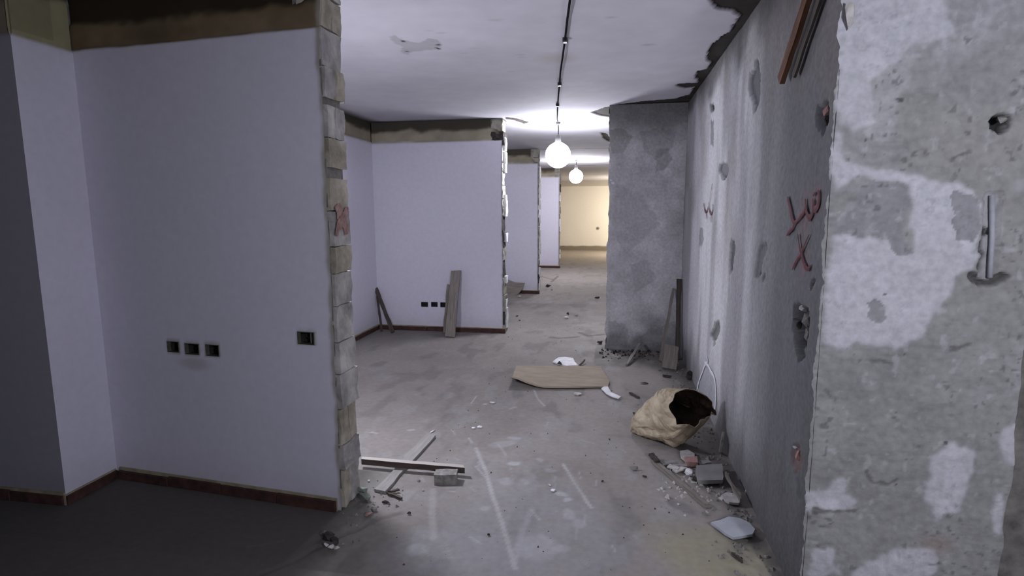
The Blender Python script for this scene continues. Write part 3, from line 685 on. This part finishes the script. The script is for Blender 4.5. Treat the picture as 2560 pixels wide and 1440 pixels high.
rib(g,'stroke',fr,[(2026,586),(2014,612),(2004,635),(1993,652),(1983,674)],[.008,.012,.014,.016,.012],RP)
g=empty('painted_mark',onX(1772,540,XR)); tag(g,'small thin dark red mark far along the right wall','graffiti')
rib(g,'stroke',fr,[(1760,508),(1763,526),(1767,530),(1772,516)],[.012,.02,.02,.012],RP)
rib(g,'stroke',fr,[(1766,530),(1768,548)],[.02,.01],RP)
rib(g,'stroke',fr,[(1773,505),(1774,524),(1779,535),(1783,520),(1783,510)],[.012,.018,.022,.018,.012],RP)
rib(g,'stroke',fr,[(1779,535),(1779,556)],[.02,.012],RP)
rib(g,'stroke',fr,[(1782,458),(1779,480),(1776,505)],[.008,.01,.008],M['red_faint'])
g=empty('chalk_mark',onX(1768,960,XR)); tag(g,'white chalk pointed loop low on the right wall above the paper sack','graffiti')
for pts,w_ in [([(1768,890),(1770,905),(1764,912),(1757,930),(1748,955),(1742,985),(1742,1010)],.022),([(1763,906),(1772,915),(1778,928),(1786,942),(1790,965),(1790,1000),(1788,1030)],.026),([(1745,955),(1748,990),(1750,1015)],.008),([(1760,1005),(1763,1018)],.01)]:
    rib(g,'chalk_line',fr,pts,w_,M['chalk'])
# faded red cross on the broken end of the left wall
f1e=Frame((W1b[0]+.012,2.46,0),(0,1,0),(0,0,1))
g=empty('painted_mark',f1e.at(.1,1.7)); tag(g,'faded red sprayed cross on the broken block end of the left wall','graffiti')
rib(g,'stroke',f1e,[(841,510),(848,535),(860,560),(866,585)],[.05,.075,.06,.04],M['red_faint'],off=.006)
rib(g,'stroke',f1e,[(866,518),(856,545),(842,568),(838,590)],[.03,.05,.045,.02],M['red_faint'],off=.009)

# ------------------------------------------------------------------ lamps
glow_near=emis('lit_globe_cool',(.90,.91,1.0),BULB_NEAR); glow_far=emis('lit_globe_far',(.96,.94,1.0),BULB_FAR)
def pendant(p,label,glow,r=.14,power=0,color=COOL,cat='lamp'):
    root=empty('hanging_bulb',(p[0],p[1],p[2])); tag(root,label,cat)
    prof=[(.0001,-r)]+[(r*math.sin(a),-r*math.cos(a)) for a in np.linspace(.12,2.75,20)]+[(.034,r*1.02),(.034,r*1.06)]
    V,F=lathe(prof,32); mesh('bulb',V,F,glow,root,smooth=True)
    V,F=lathe([(.036,r*1.02),(.038,r*1.05),(.030,r*1.5),(.022,r*1.55),(.004,r*1.6)],20); mesh('socket',V,F,M['plastic'],root,smooth=True)
    top=H-p[2]
    V,F=tube([(0,0,r*1.55),(.004,.002,(r*1.55+top)/2),(-.002,.0,top-.012)],.006,8); mesh('cord',V,F,M['cable'],root)
    V,F=lathe([(.0001,top-.035),(.022,top-.03),(.03,top-.004),(.03,top-.002)],16); mesh('ceiling_hook',V,F,M['plastic'],root,smooth=True)
    if power:
        ld=D.lights.new('bulb_light','POINT'); ld.energy=power; ld.color=color; ld.shadow_soft_size=r
        lo=D.objects.new('bulb_light',ld); COL.objects.link(lo); lo.parent=root; lo.location=(0,0,-r*2.2)
    return root
PN=onY(1395,388,7.05); PFAR=onY(1440,441,12.4)
pendant(PN,'nearest bright round white bulb hanging by a black cord over the corridor',glow_near,.155)
pendant(PFAR,'smaller round white bulb hanging further down the corridor',glow_far,.15)
g_bay=emis('lit_globe_bay',COOL,L_BAY); g_rear=emis('lit_globe_rear',COOL,L_REAR); g_warm=emis('lit_globe_warm',(1.0,.90,.76),L_WARM)
pendant((-1.62,2.98,1.25),'white bulb hanging in the left bay behind the socketed wall',g_bay,.08)
pendant((1.2,-.15,1.75),'white bulb hanging beside the near right wall face',g_rear,.09)
pendant((.9,19.3,1.35),'warm bulb lighting the far end of the corridor',g_warm,.12)
# cable slung along the ceiling to the nearest bulb
pts=[(1440,-120),(1425,0),(1418,50),(1413,95),(1407,140),(1401,180),(1399,208),(1396,240),(1394,270),(1393,298)]
V=[]; 
for i,p in enumerate(pts): q=onfloor(p[0],p[1],H-.018-.006*math.sin(i*1.9)); V.append(tuple(q))
V.append((PN[0],PN[1],H-.02))
V_,F_=tube(V,.0065,8); c1=mesh('ceiling_cable',V_,F_,M['cable']); tag(c1,'black electric cable slung along the white ceiling to the nearest bulb','cable')
for x,y in [(1413,100),(1399,210),(1394,262)]:
    q=onfloor(x,y,H-.012); bm=box_bm(-.016,.016,-.022,.022,-.016,.012); bmesh.ops.bevel(bm,geom=bm.edges[:],offset=.005,segments=1,affect='EDGES'); from_bm('clip',bm,M['plastic'],c1,loc=tuple(q))

# ------------------------------------------------------------------ boards
def plank_mesh(L,W,T,seed,cuts=8,amp=.004,notch=None):
    """plank along +X from 0..L, width Y, thickness Z 0..T"""
    rn=random.Random(seed); V=[];F=[]; n=cuts+1
    for i in range(n):
        x=L*i/(n-1)
        a=-W/2+rn.uniform(-amp,amp); b=W/2+rn.uniform(-amp,amp)
        if notch and i/(n-1)>notch: a+=W*.35
        ex0=rn.uniform(-.01,.01) if i in(0,n-1) else 0; ex1=rn.uniform(-.01,.01) if i in(0,n-1) else 0
        V+=[(x+ex0,a,0),(x+ex1,b,0),(x+ex1,b,T),(x+ex0,a,T)]
    for i in range(n-1):
        for k in range(4):
            k2=(k+1)%4; F.append((4*i+k,4*i+4+k,4*i+4+k2,4*i+k2))
    F.append((0,1,2,3)); F.append((4*n-1,4*n-2,4*n-3,4*n-4)); return V,F
def frame_to(o,A,B,up=(0,0,1)):
    A=Vector(A);B=Vector(B);x=(B-A).normalized(); z=Vector(up); z=(z-x*z.dot(x)).normalized(); y=z.cross(x)
    m=Matrix((x,y,z)).transposed().to_4x4(); m.translation=A; o.matrix_world=m
def plank(name,A,B,W,T,mat,label,cat,seed=0,up=(0,0,1),group=None,notch=None,amp=.004):
    L=(Vector(B)-Vector(A)).length; V,F=plank_mesh(L,W,T,seed,notch=notch,amp=amp)
    o=mesh(name,V,F,mat); frame_to(o,A,B,up); tag(o,label,cat,group); return o
# tall plank leaning on the far bay wall, with a second one behind its lower left side
A=onfloor(1126,842,.004); B=onY(1141,677,Y2-.055)
plank('plank',(A[0],A[1],.004),B,.115,.028,M['wood_grey'],'tall wide grey plank leaning upright on the white bay wall','plank',3,up=(0,-1,.1))
A=onY(1118,838,Y2-.06); B=onY(1128,712,Y2-.035)
plank('plank',(A[0],A[1],.004),(B[0],Y2-.035,B[2]),.10,.02,M['wood_grey'],'shorter board tucked behind the tall leaning plank on the white bay wall','plank',4,up=(0,-1,.1))
A=onfloor(984,832,.004); B=onY(940,722,Y2-.035)
plank('stick',(A[0],A[1],.004),(B[0],Y2-.03,B[2]),.045,.02,M['wood_dark'],'dark stick leaning slanted in the corner of the white bay','stick',5,up=(0,-1,.1))
A=onfloor(956,828,.004); B=onY(944,740,Y2-.02)  # thin dark strip stands in for the slanted stick's shadow
plank('stick',(A[0],A[1]-.01,.004),(B[0],Y2-.028,B[2]),.022,.015,M['wood_dark'],'thin upright strip as the shadow of the slanted dark stick in the bay corner','stick',6,up=(0,-1,.1))
# planks on the floor
A=onfloor(906,1158,.03); B=onfloor(1160,1180,.03)
plank('plank',(A[0],A[1],.030),(B[0],B[1],.030),.034,.034,M['wood_dusttop'],'long narrow plank lying across the floor beside the broken wall end','plank',7,amp=.003)
A=onfloor(950,1232,.002); B=onfloor(1078,1092,.002)
plank('batten',(A[0],A[1],.002),(B[0],B[1],.002),.062,.016,M['batten'],'dusty flat batten lying under the narrow plank, pointing down the corridor','plank',8)
A=onfloor(1634,1158,.002); B=onfloor(1766,1270,.002)
plank('batten',(A[0],A[1],.004),(B[0],B[1],.004),.022,.024,M['wood_grey'],'long thin batten on the floor in front of the rubble by the right wall','stick',9,amp=.002)
A=onfloor(1627,1150,.0); B=onfloor(1643,1168,.0)
plank('stick_end',(A[0],A[1],.0295),(B[0],B[1],.0295),.034,.014,M['rubble_dark'],'black lump on the far end of the thin batten by the right wall','rubble',10)
# board on the upper right wall, plus a dark strip as its shadow
A=onX(1958,203,XR-.02); B=onX(2035,-30,XR-.02)
plank('board',A,B,.055,.02,M['wood_red'],'reddish brown board nailed slanting high on the right wall','plank',11,up=(-1,0,0))
A=onX(1988,190,XR-.012); B=onX(2062,-30,XR-.012)
plank('board',A,B,.03,.01,M['wood_dark'],'thin dark strip as the shadow of the reddish board high on the right wall','plank',12,up=(-1,0,0))
# in the corner by the partition stub
A=onfloor(1692,900,.003); B=onY(1696,700,YP-.03)
plank('stick',(A[0],A[1],.003),(XR-.03,YP-.04,B[2]),.045,.03,M['wood_dark'],'dark board standing in the corner of the partition and right wall','stick',13,up=(0,-1,.2))
A=onfloor(1650,905,.003); B=onY(1684,724,YP-.06)
plank('stick',(A[0],A[1],.003),(B[0],YP-.035,B[2]),.028,.02,M['wood_grey'],'thin pale lath leaning aslant on the partition near the corner','stick',14,up=(0,-1,.2))
A=onfloor(1566,914,.004); B=onY(1598,862,YP-.10)
plank('stick',(A[0],A[1],.004),(B[0],B[1],B[2]),.026,.02,M['wood_dusty'],'short pale stick propped on the rubble at the partition foot','stick',15,up=(0,-1,.6))
A=onfloor(1660,925,.01); B=onfloor(1690,935,.01)
A=onfloor(1672,938,.004); B=onX(1672,866,.60)
q=onfloor(1672,925,0)
plank('plank',(q[0],q[1],.01),(q[0]+.03,q[1]+.12,.21),.13,.02,M['wood_grey'],'short broad board end leaning back at the foot of the partition corner','plank',16,up=(0,-1,.5))

# ------------------------------------------------------------------ sheets and shards
def sheet(name,pts_px,T,mat,label,cat,z=.003,lift=None,n=22,group=None,seed=0,wav=.003):
    """flat thing on the floor cut to an outline given as floor points"""
    P=[onfloor(x,y)[:2] for x,y in pts_px]; c=np.mean(P,0); P=np.array(P)-c
    bm=bmesh.new(); 
    # densify outline
    Q=[]
    rn=random.Random(seed)
    for i in range(len(P)):
        a,b=P[i],P[(i+1)%len(P)]; k=max(1,int(np.linalg.norm(b-a)/.04))
        for j in range(k): 
            q=a+(b-a)*j/k; Q.append(q+ (np.array([rn.uniform(-1,1),rn.uniform(-1,1)])*.0025 if j else 0))
    vs_=[bm.verts.new((q[0],q[1],0)) for q in Q]; f=bm.faces.new(vs_)
    if f.normal.z<0: f.normal_flip()
    bmesh.ops.triangulate(bm,faces=[f]); 
    bmesh.ops.subdivide_edges(bm,edges=[e for e in bm.edges if e.calc_length()>.08],cuts=2,use_grid_fill=False)
    bmesh.ops.triangulate(bm,faces=bm.faces[:])
    bm.normal_update()
    for v in bm.verts:
        v.co.z=wav*(float(vn(v.co.x*9+seed,v.co.y*9,seed))) + (lift(v.co.x+c[0],v.co.y+c[1]) if lift else 0)
    r=bmesh.ops.extrude_face_region(bm,geom=bm.faces[:]); 
    for v in [g for g in r['geom'] if isinstance(g,bmesh.types.BMVert)]: v.co.z+=T
    bmesh.ops.recalc_face_normals(bm,faces=bm.faces[:])
    return tag(from_bm(name,bm,mat,loc=(c[0],c[1],z)),label,cat,group)
pA=onfloor(1278,968); pB=onfloor(1522,975)
def card_lift(x,y):
    a=np.array(pA[:2]); d=math.hypot(x-a[0],y-a[1]); return .075*max(0,1-d/.30)**1.5+.006*max(0,1-abs(y-a[1])/.12)
card=sheet('cardboard_sheet',[(1278,966),(1310,970),(1345,973),(1400,974),(1460,973),(1520,972),(1524,958),(1508,935),(1500,921),(1400,920),(1290,919),(1284,940)],.014,M['card'],'tan cardboard sheet lying flat in mid corridor, near left corner curled up','cardboard',z=.006,lift=card_lift,seed=2,wav=.004)
sheet('tile_shard',[(1382,908),(1395,898),(1412,896),(1433,899),(1436,908),(1445,917),(1418,918),(1395,913)],.012,M['white'],'white angular shard lying just behind the cardboard sheet','tile shard',z=.004,seed=3)
p=onfloor(1399,914); tag(chip('stone',(p[0],p[1]-.02,.026),(.055,.05,.05),M['rubble_dark'],None,5),'small dark stone at the front edge of the white shard','stone')
p=onfloor(1452,910); 
A=onfloor(1450,914,.004);B=onfloor(1462,901,.03); plank('stick',A,B,.015,.01,M['wood_dark'],'tiny dark splinter beside the white shard behind the cardboard','stick',21)
def curl(x,y): return .03*max(0,(x-onfloor(1520,985)[0])/.12)
sheet('plaster_strip',[(1503,977),(1512,971),(1520,972),(1527,986),(1540,992),(1552,998),(1546,1002),(1530,997),(1514,988)],.008,M['white'],'curled white strip at the right front corner of the cardboard','scrap',z=.012,seed=4)
p=onfloor(1444,988); tag(chip('rubble_piece',(p[0],p[1],.014),(.09,.06,.032),M['rubble_light'],None,6),'pale broken piece with dark underside in front of the cardboard','rubble')
sheet('grey_tile',[(1740,1180),(1805,1177),(1808,1208),(1806,1217),(1745,1218),(1738,1200)],.022,M['tile_grey'],'square grey tile piece lying by the right wall below the sack','tile',z=.018,seed=5)
sheet('tile_shard',[(1776,1318),(1800,1312),(1822,1303),(1848,1307),(1872,1318),(1887,1335),(1880,1348),(1850,1353),(1832,1356),(1812,1345)],.012,M['tile_blue'],'large pale bluish tile shard lying on the floor near the right wall foot','tile shard',z=.012,seed=6)
sheet('tile_shard',[(1803,1247),(1815,1240),(1835,1243),(1850,1262),(1846,1268),(1822,1266),(1812,1260)],.012,M['rubble_light'],'light curved shard between the grey tile and the bluish shard','tile shard',z=.010,seed=7)
sheet('tile_shard',[(1700,1135),(1720,1132),(1736,1142),(1736,1152),(1715,1160),(1702,1150)],.012,M['rubble_light'],'flat pale fragment just below the paper sack','tile shard',z=.008,seed=8)
sheet('brick_piece',[(1712,1156),(1742,1154),(1744,1170),(1714,1168)],.03,M['pink'],'pinkish brick sliver between the sack and the grey tile','brick',z=.004,seed=9)
p=onfloor(1720,1192); tag(chip('stone',(p[0],p[1],.03),(.055,.06,.055),M['white'],None,8,22),'white round stone at the left edge of the grey tile','stone')
p=onfloor(1736,1200); tag(chip('stone',(p[0],p[1]-.03,.018),(.05,.05,.035),M['rubble_dark'],None,9),'dark lump between the white stone and the grey tile','stone')
# broken brick by the plank
bm=rough_box(-.062,.062,-.035,.035,0,.062,.006,12,3); p=onfloor(1114,1208)
o=from_bm('brick_piece',bm,M['rubble'],loc=(p[0],p[1]+.012,.0),rot=(0,0,.2)); tag(o,'broken grey brick piece leaning at the right end of the narrow plank','brick')
o=sheet('mortar_cap',[(1102,1190),(1120,1180),(1130,1184),(1130,1196),(1108,1200)],.006,M['rubble_light'],'','x',seed=10); 
wm=o.location.copy(); bpy.data.objects.remove(o)
# white paper scraps and other small finds
def scrap(x,y,sx,sy,sz,mt,label,cat,seed,n=14,rz=0):
    p=onfloor(x,y); o=chip('scrap' if cat=='scrap' else ('stick' if cat=='stick' else 'rubble_piece'),(p[0],p[1],sz*.42),(sx,sy,sz),M[mt],None,seed,n); o.rotation_euler=(0,0,rz); tag(o,label,cat); return o
scrap(1183,1073,.04,.03,.02,'white','left half of the crumpled white scrap in the middle of the floor','scrap',31)
scrap(1199,1070,.045,.03,.022,'white','right half of the crumpled white scrap in the middle of the floor','scrap',32)
scrap(1082,1080,.014,.09,.016,'white','thin white sliver at the far tip of the dusty batten','scrap',33,rz=-.2)
scrap(1232,1008,.07,.03,.018,'rubble_light','small flat pale chip in front of the cardboard, left side','rubble',34)
scrap(1383,1228,.035,.03,.014,'white','bright white curled chip on the pale scuffed floor','scrap',35)
scrap(1374,1214,.015,.03,.012,'rubble_light','thin chip just above the bright white curled chip','rubble',36,rz=.5)
scrap(1371,718,.14,.08,.07,'rubble_dark','dark clod by the foot of the third wall end','rubble',37)
scrap(1379,726,.06,.05,.035,'rubble_light','pale crumb in front of the dark clod at the third wall end','rubble',38)
scrap(1415,797,.085,.06,.05,'rubble_light','pale broken lump in mid corridor beyond the cardboard','rubble',39)
scrap(1420,787,.05,.04,.05,'rubble_dark','dark tip of rubble just behind the pale lump in mid corridor','rubble',41)
scrap(1441,790,.07,.05,.04,'rubble','greyish lump right of the pale lump in mid corridor','rubble',42)
scrap(1493,746,.11,.06,.045,'rubble_dark','dark flat clod far along the corridor near the partition edge','rubble',43)
scrap(1293,792,.05,.04,.03,'rubble_dark','small dark crumb near the corner of the white bay wall','rubble',44)
scrap(1299,802,.045,.03,.02,'rubble_dark','tiny black crumb in front of the dark crumb near the bay wall corner','rubble',45)
scrap(1500,860,.09,.06,.05,'rubble_dark','dark lump at the lower left corner of the partition','rubble',46)
scrap(1501,884,.04,.03,.03,'rubble_dark','black crumb in front of the lump at the partition corner','rubble',47)
scrap(1023,1287,.025,.02,.02,'rubble_dark','lone dark pebble right of the pink brick bit','rubble',48)
scrap(922,1290,.05,.03,.025,'pink','pink brick bit on the floor at the broken wall foot','brick',49,rz=.6)
scrap(935,1278,.045,.04,.03,'rubble','grey crumb right behind the pink brick bit','rubble',50)
scrap(912,1252,.09,.06,.05,'green','greenish clod at the foot of the broken wall end','rubble',51)
scrap(905,1232,.07,.05,.05,'green','smaller greenish clod behind the first at the broken wall end','rubble',52)
scrap(963,1258,.05,.018,.02,'rubble_dark','dark notched chip right of the greenish clods','rubble',53)
scrap(922,1205,.02,.02,.018,'rubble_light','tiny pale pebble just below the narrow plank','rubble',54)
scrap(1058,1228,.016,.014,.014,'rubble_light','tiny pale pebble below the broken grey brick','rubble',55)
scrap(1222,1340,.016,.014,.016,'rubble_dark','tiny black pebble beside the long pale floor scratch','rubble',56)
scrap(1585,1175,.06,.035,.03,'rubble','grey pebble left of the thin batten','rubble',57)
scrap(1612,1193,.035,.02,.016,'rubble_dark','small dark flake below the grey pebble by the batten','rubble',58)
scrap(1506,1205,.018,.014,.014,'rubble_dark','isolated dark speck of rubble in the open floor right of the scratches','rubble',59)
scrap(1523,1100,.014,.02,.014,'rubble_dark','dark speck of rubble in the open floor left of the sack','rubble',60)
scrap(1668,944,.11,.05,.03,'rubble_dark','dark flat chip behind the sack near the corner','rubble',61,rz=-.3)
scrap(1610,960,.09,.03,.02,'rubble_dark','dark sliver on the floor behind the left end of the sack','rubble',62)
scrap(1725,950,.10,.09,.10,'rubble_dark','dark clod against the right wall behind the sack','rubble',63)
scrap(1690,1020,.01,.01,.01,'rubble_dark','dark crumb under the sack','rubble',64) if False else None
A=onfloor(971,1236,.004);B=onfloor(1006,1250,.004); plank('stick',A,B,.014,.012,M['wood_dark'],'short dark stick lying beside the dusty batten','stick',22)
A=onfloor(974,1232,.004);B=onfloor(997,1226,.012); plank('stick',A,B,.014,.01,M['wood_dark'],'shorter dark splinter crossing above the short dark stick','stick',23)
A=onfloor(1575,984,.004);B=onfloor(1596,996,.004); plank('stick',A,B,.016,.014,M['wood_dark'],'short dark stick pointing at the left end of the sack','stick',24)
A=onfloor(1582,1034,.004);B=onfloor(1597,1036,.012); plank('stick',A,B,.012,.01,M['wood_dark'],'bent twig just left of the sack bottom','stick',25)
A=onfloor(1832,1388,.004);B=onfloor(1855,1408,.004); plank('stick',A,B,.012,.014,M['wood_dark'],'short dark twig in the yellow dust near the frame bottom','stick',26)
A=onfloor(1812,1195,.01);B=onfloor(1850,1260,.01); plank('lath',(A[0],A[1],.03),(B[0],B[1],.02),.012,.02,M['wood_grey'],'thin lath along the wall foot right of the grey tile','stick',27)
# debris clump by the threshold, lower left
for i,(x,y,s,mt,l) in enumerate([(822,1352,.07,'rubble_dark','dark lump at the back of the debris clump on the threshold, lower left'),(838,1362,.06,'rubble_dark','dark lump at the right of the debris clump on the threshold'),(812,1340,.045,'rubble','grey crumb topmost in the threshold debris clump'),
    (826,1372,.045,'rubble_light','pale crumb in front of the threshold debris clump'),(842,1375,.035,'rubble_light','small pale crumb at the right front of the threshold debris clump'),(815,1368,.035,'rubble_light','small pale crumb at the left front of the threshold debris clump')]):
    scrap(x,y,s,s*.8,s*.7,mt,l,'rubble',70+i)
# grey board slumped at the foot of the third wall
P0=onY(1262,742,9.9); 
bm=bmesh.new(); pl=[onY(x,y,9.80) for x,y in [(1240,745),(1240,704),(1262,700),(1285,708),(1310,709),(1306,722),(1296,735),(1286,744)]]
o0=np.array([pl[0][0],9.80,0]); vs0=[bm.verts.new((p[0]-o0[0],.0+.14*max(p[2],0)/.3,max(0.0,p[2]))) for p in pl]; bm.faces.new(vs0)
r=bmesh.ops.extrude_face_region(bm,geom=bm.faces[:]); 
for v in [g for g in r['geom'] if isinstance(g,bmesh.types.BMVert)]: v.co.y+=.02
bmesh.ops.recalc_face_normals(bm,faces=bm.faces[:])
tag(from_bm('board',bm,M['wood_grey'],loc=tuple(o0)),'jagged grey board leaning at the foot of the third white wall','board')
scrap(1300,744,.12,.06,.05,'rubble_light','pale clod at the foot of the third white wall beside the jagged board','rubble',80)
# uncountable crumbs along the wall foot
def crumbs(name,n,gen,smin,smax,mt,label,seed):
    rn=random.Random(seed); V=[];F=[]
    T=[(0,0,1),(.9,0,-.3),(-.45,.8,-.3),(-.45,-.8,-.3)]
    for i in range(n):
        x,y=gen(rn); s=rn.uniform(smin,smax)*(.5+rn.random()); a=rn.uniform(0,6.28); b=len(V); zf=rn.uniform(.4,1)
        for t in T+[(.2,.3,.9)]:
            tx=t[0]*(1+rn.uniform(-.4,.4)); ty=t[1]*(1+rn.uniform(-.4,.4)); V.append((x+s*(tx*math.cos(a)-ty*math.sin(a)),y+s*(tx*math.sin(a)+ty*math.cos(a)),max(-.001,s*zf*(t[2]+.3))))
        F+=[(b,b+1,b+4),(b+4,b+1,b+2),(b,b+4,b+2),(b,b+2,b+3),(b,b+3,b+1),(b+1,b+3,b+2)]
    return tag(mesh(name,V,F,M[mt]),label,'rubble',None,'stuff')
crumbs('rubble_crumbs',420,lambda r:(XR-.03-abs(r.gauss(0,.11)),r.uniform(2.15,5.9)),.004,.013,'rubble','fine rubble crumbs strewn along the foot of the right wall',1)
crumbs('rubble_crumbs',160,lambda r:(r.uniform(XP-.05,XR-.05),YP-.04-abs(r.gauss(0,.16))),.005,.018,'rubble_dark','dark rubble crumbs heaped at the foot of the partition stub',2)
crumbs('rubble_crumbs',110,lambda r:(r.gauss(.50,.10),r.gauss(3.02,.14)),.005,.016,'rubble_light','pale tile crumbs between the thin batten and the grey tile',3)
crumbs('rubble_crumbs',80,lambda r:(r.gauss(-1.18,.08),r.gauss(2.55,.2)),.002,.009,'rubble','crumbs fallen at the foot of the broken left wall end',4)
crumbs('rubble_crumbs',260,lambda r:(r.uniform(-1.2,.6),r.uniform(2.0,7.5)),.002,.006,'rubble_dark','scattered grit over the open corridor floor',5)
# shards in the heap beside the batten
rn=random.Random(12)
for i,(x,y,l) in enumerate([(1668,1166,'small tilted tile splinter nearest the black lump of the batten'),(1684,1172,'second tile splinter from the black lump, beside the thin batten'),(1700,1168,'tile splinter in the heap above the white stone'),(1699,1186,'flat splinter left of the white stone'),(1760,1165,'grey flake behind the grey tile')]):
    p=onfloor(x,y); V,F=plank_mesh(.07,.035,.008,i,3); o=mesh('tile_splinter',V,F,M['rubble_light'] if i%2 else M['tile_grey'],loc=(p[0]-.03,p[1],.012),rot=(rn.uniform(-.2,.2),-.12,rn.uniform(-1,1))); tag(o,l,'tile shard')
# upright pale splinter against the wall below the sack
p=onX(1806,1140,XR-.02); A=onX(1804,1158,XR-.025)
plank('splinter',(XR-.03,p[1],.0),(XR-.012,p[1]+.01,.13),.022,.012,M['rubble_light'],'small pale upright splinter against the right wall beside the sack','scrap',30,up=(-1,0,0))

# ------------------------------------------------------------------ paper sack
def sack():
    A=np.array(onfloor(1612,1052)); A[2]=0; Bm=np.array(onfloor(1752,1138)); Bm[2]=0
    nu,nv=64,72
    ax=np.array([.36,-.26,0]); L=.50; ax=ax/np.linalg.norm(ax)
    side=np.array([-ax[1],ax[0],0])            # towards the wall / away from camera
    base=np.array([onfloor(1618,1040)[0],onfloor(1618,1040)[1],0])+side*.10+np.array([-.16,-.39,0])
    V=[];cols=[]
    for i in range(nu):
        t=i/(nu-1)
        for j in range(nv):
            a=2*math.pi*j/nv
            rw=.085+.085*math.sin(min(1,t*1.15)*math.pi/2); rh=.055+.125*min(1,t*1.5)**.8
            if t<.08: k=(t/.08)**.5; rw*=.55+.45*k; rh*=.12+.88*k
            ca,sa=math.cos(a),math.sin(a)
            x=np.sign(ca)*abs(ca)**.85*rw; z=np.sign(sa)*abs(sa)**.9*rh
            # crumple
            cr=(abs(vn(t*7+2,j/nv*14,5)-.5)*.055+abs(vn(t*17,j/nv*30,6)-.5)*.03+abs(vn(t*3+5,j/nv*22,7)-.5)*.03-.03)
            k=1+cr*4.2
            # mouth rim: the camera-side upper lip is torn back, the lower lip sticks out
            torn=.30*max(0,math.cos(a-2.2))**1.3+ .07*vn(j/nv*20,3,9)-.06*max(0,math.cos(a-4.4))
            tt=t*(1-torn)
            p=base+ax*(tt*L)+side*x*k+np.array([0,0,rh*.96+z*k])
            p[2]=max(p[2],.004); p[0]=min(p[0],XR-.012)
            lo=max(0,-sa)**.7; q=max(0,(t-.66)/.34)**1.4
            p=p+np.array([0,0,.03*t*t+lo*q*.17])+ax*(-.04*q*lo)
            V.append(p)
    F=[]
    for i in range(nu-1):
        for j in range(nv):
            j2=(j+1)%nv; F.append((i*nv+j,i*nv+j2,(i+1)*nv+j2,(i+1)*nv+j))
    F.append(tuple(range(nv)))
    root=empty('paper_sack',tuple(base)); tag(root,'crumpled tan paper sack with a torn open mouth lying against the right wall','sack')
    P=[Vector(v)-root.location for v in V]
    o=mesh('sack_body',P,F,M['paper'],root,smooth=False)
    me=o.data; bm=bmesh.new(); bm.from_mesh(me); bmesh.ops.recalc_face_normals(bm,faces=bm.faces[:]); bm.to_mesh(me); bm.free()
    o.data.materials.append(M['paper_in'])
    md=o.modifiers.new('s','SOLIDIFY'); md.thickness=.004; md.offset=-1; md.material_offset=1; md.material_offset_rim=0
    # liner pushed inside: a dark inner fold
    W=[];G=[]
    for i in range(14):
        t=.25+.50*i/13
        for j in range(24):
            a=math.pi*(.12+.8*j/23)*-1+math.pi*.55
            rw=.12; rh=.13
            p=base+ax*(t*L*.98)+side*(math.cos(a)*rw*.8+.02)+np.array([0,0,.14+math.sin(a)*rh*.85+.02*vn(t*9,j*.4,4)])
            p[0]=min(p[0],XR-.02); p[2]=max(p[2],.012); W.append(Vector(p)-root.location)
    for i in range(13):
        for j in range(23): G.append((i*24+j,i*24+j+1,(i+1)*24+j+1,(i+1)*24+j))
    mesh('inner_liner',W,G,M['paper_in'],root)
    return root
sack()
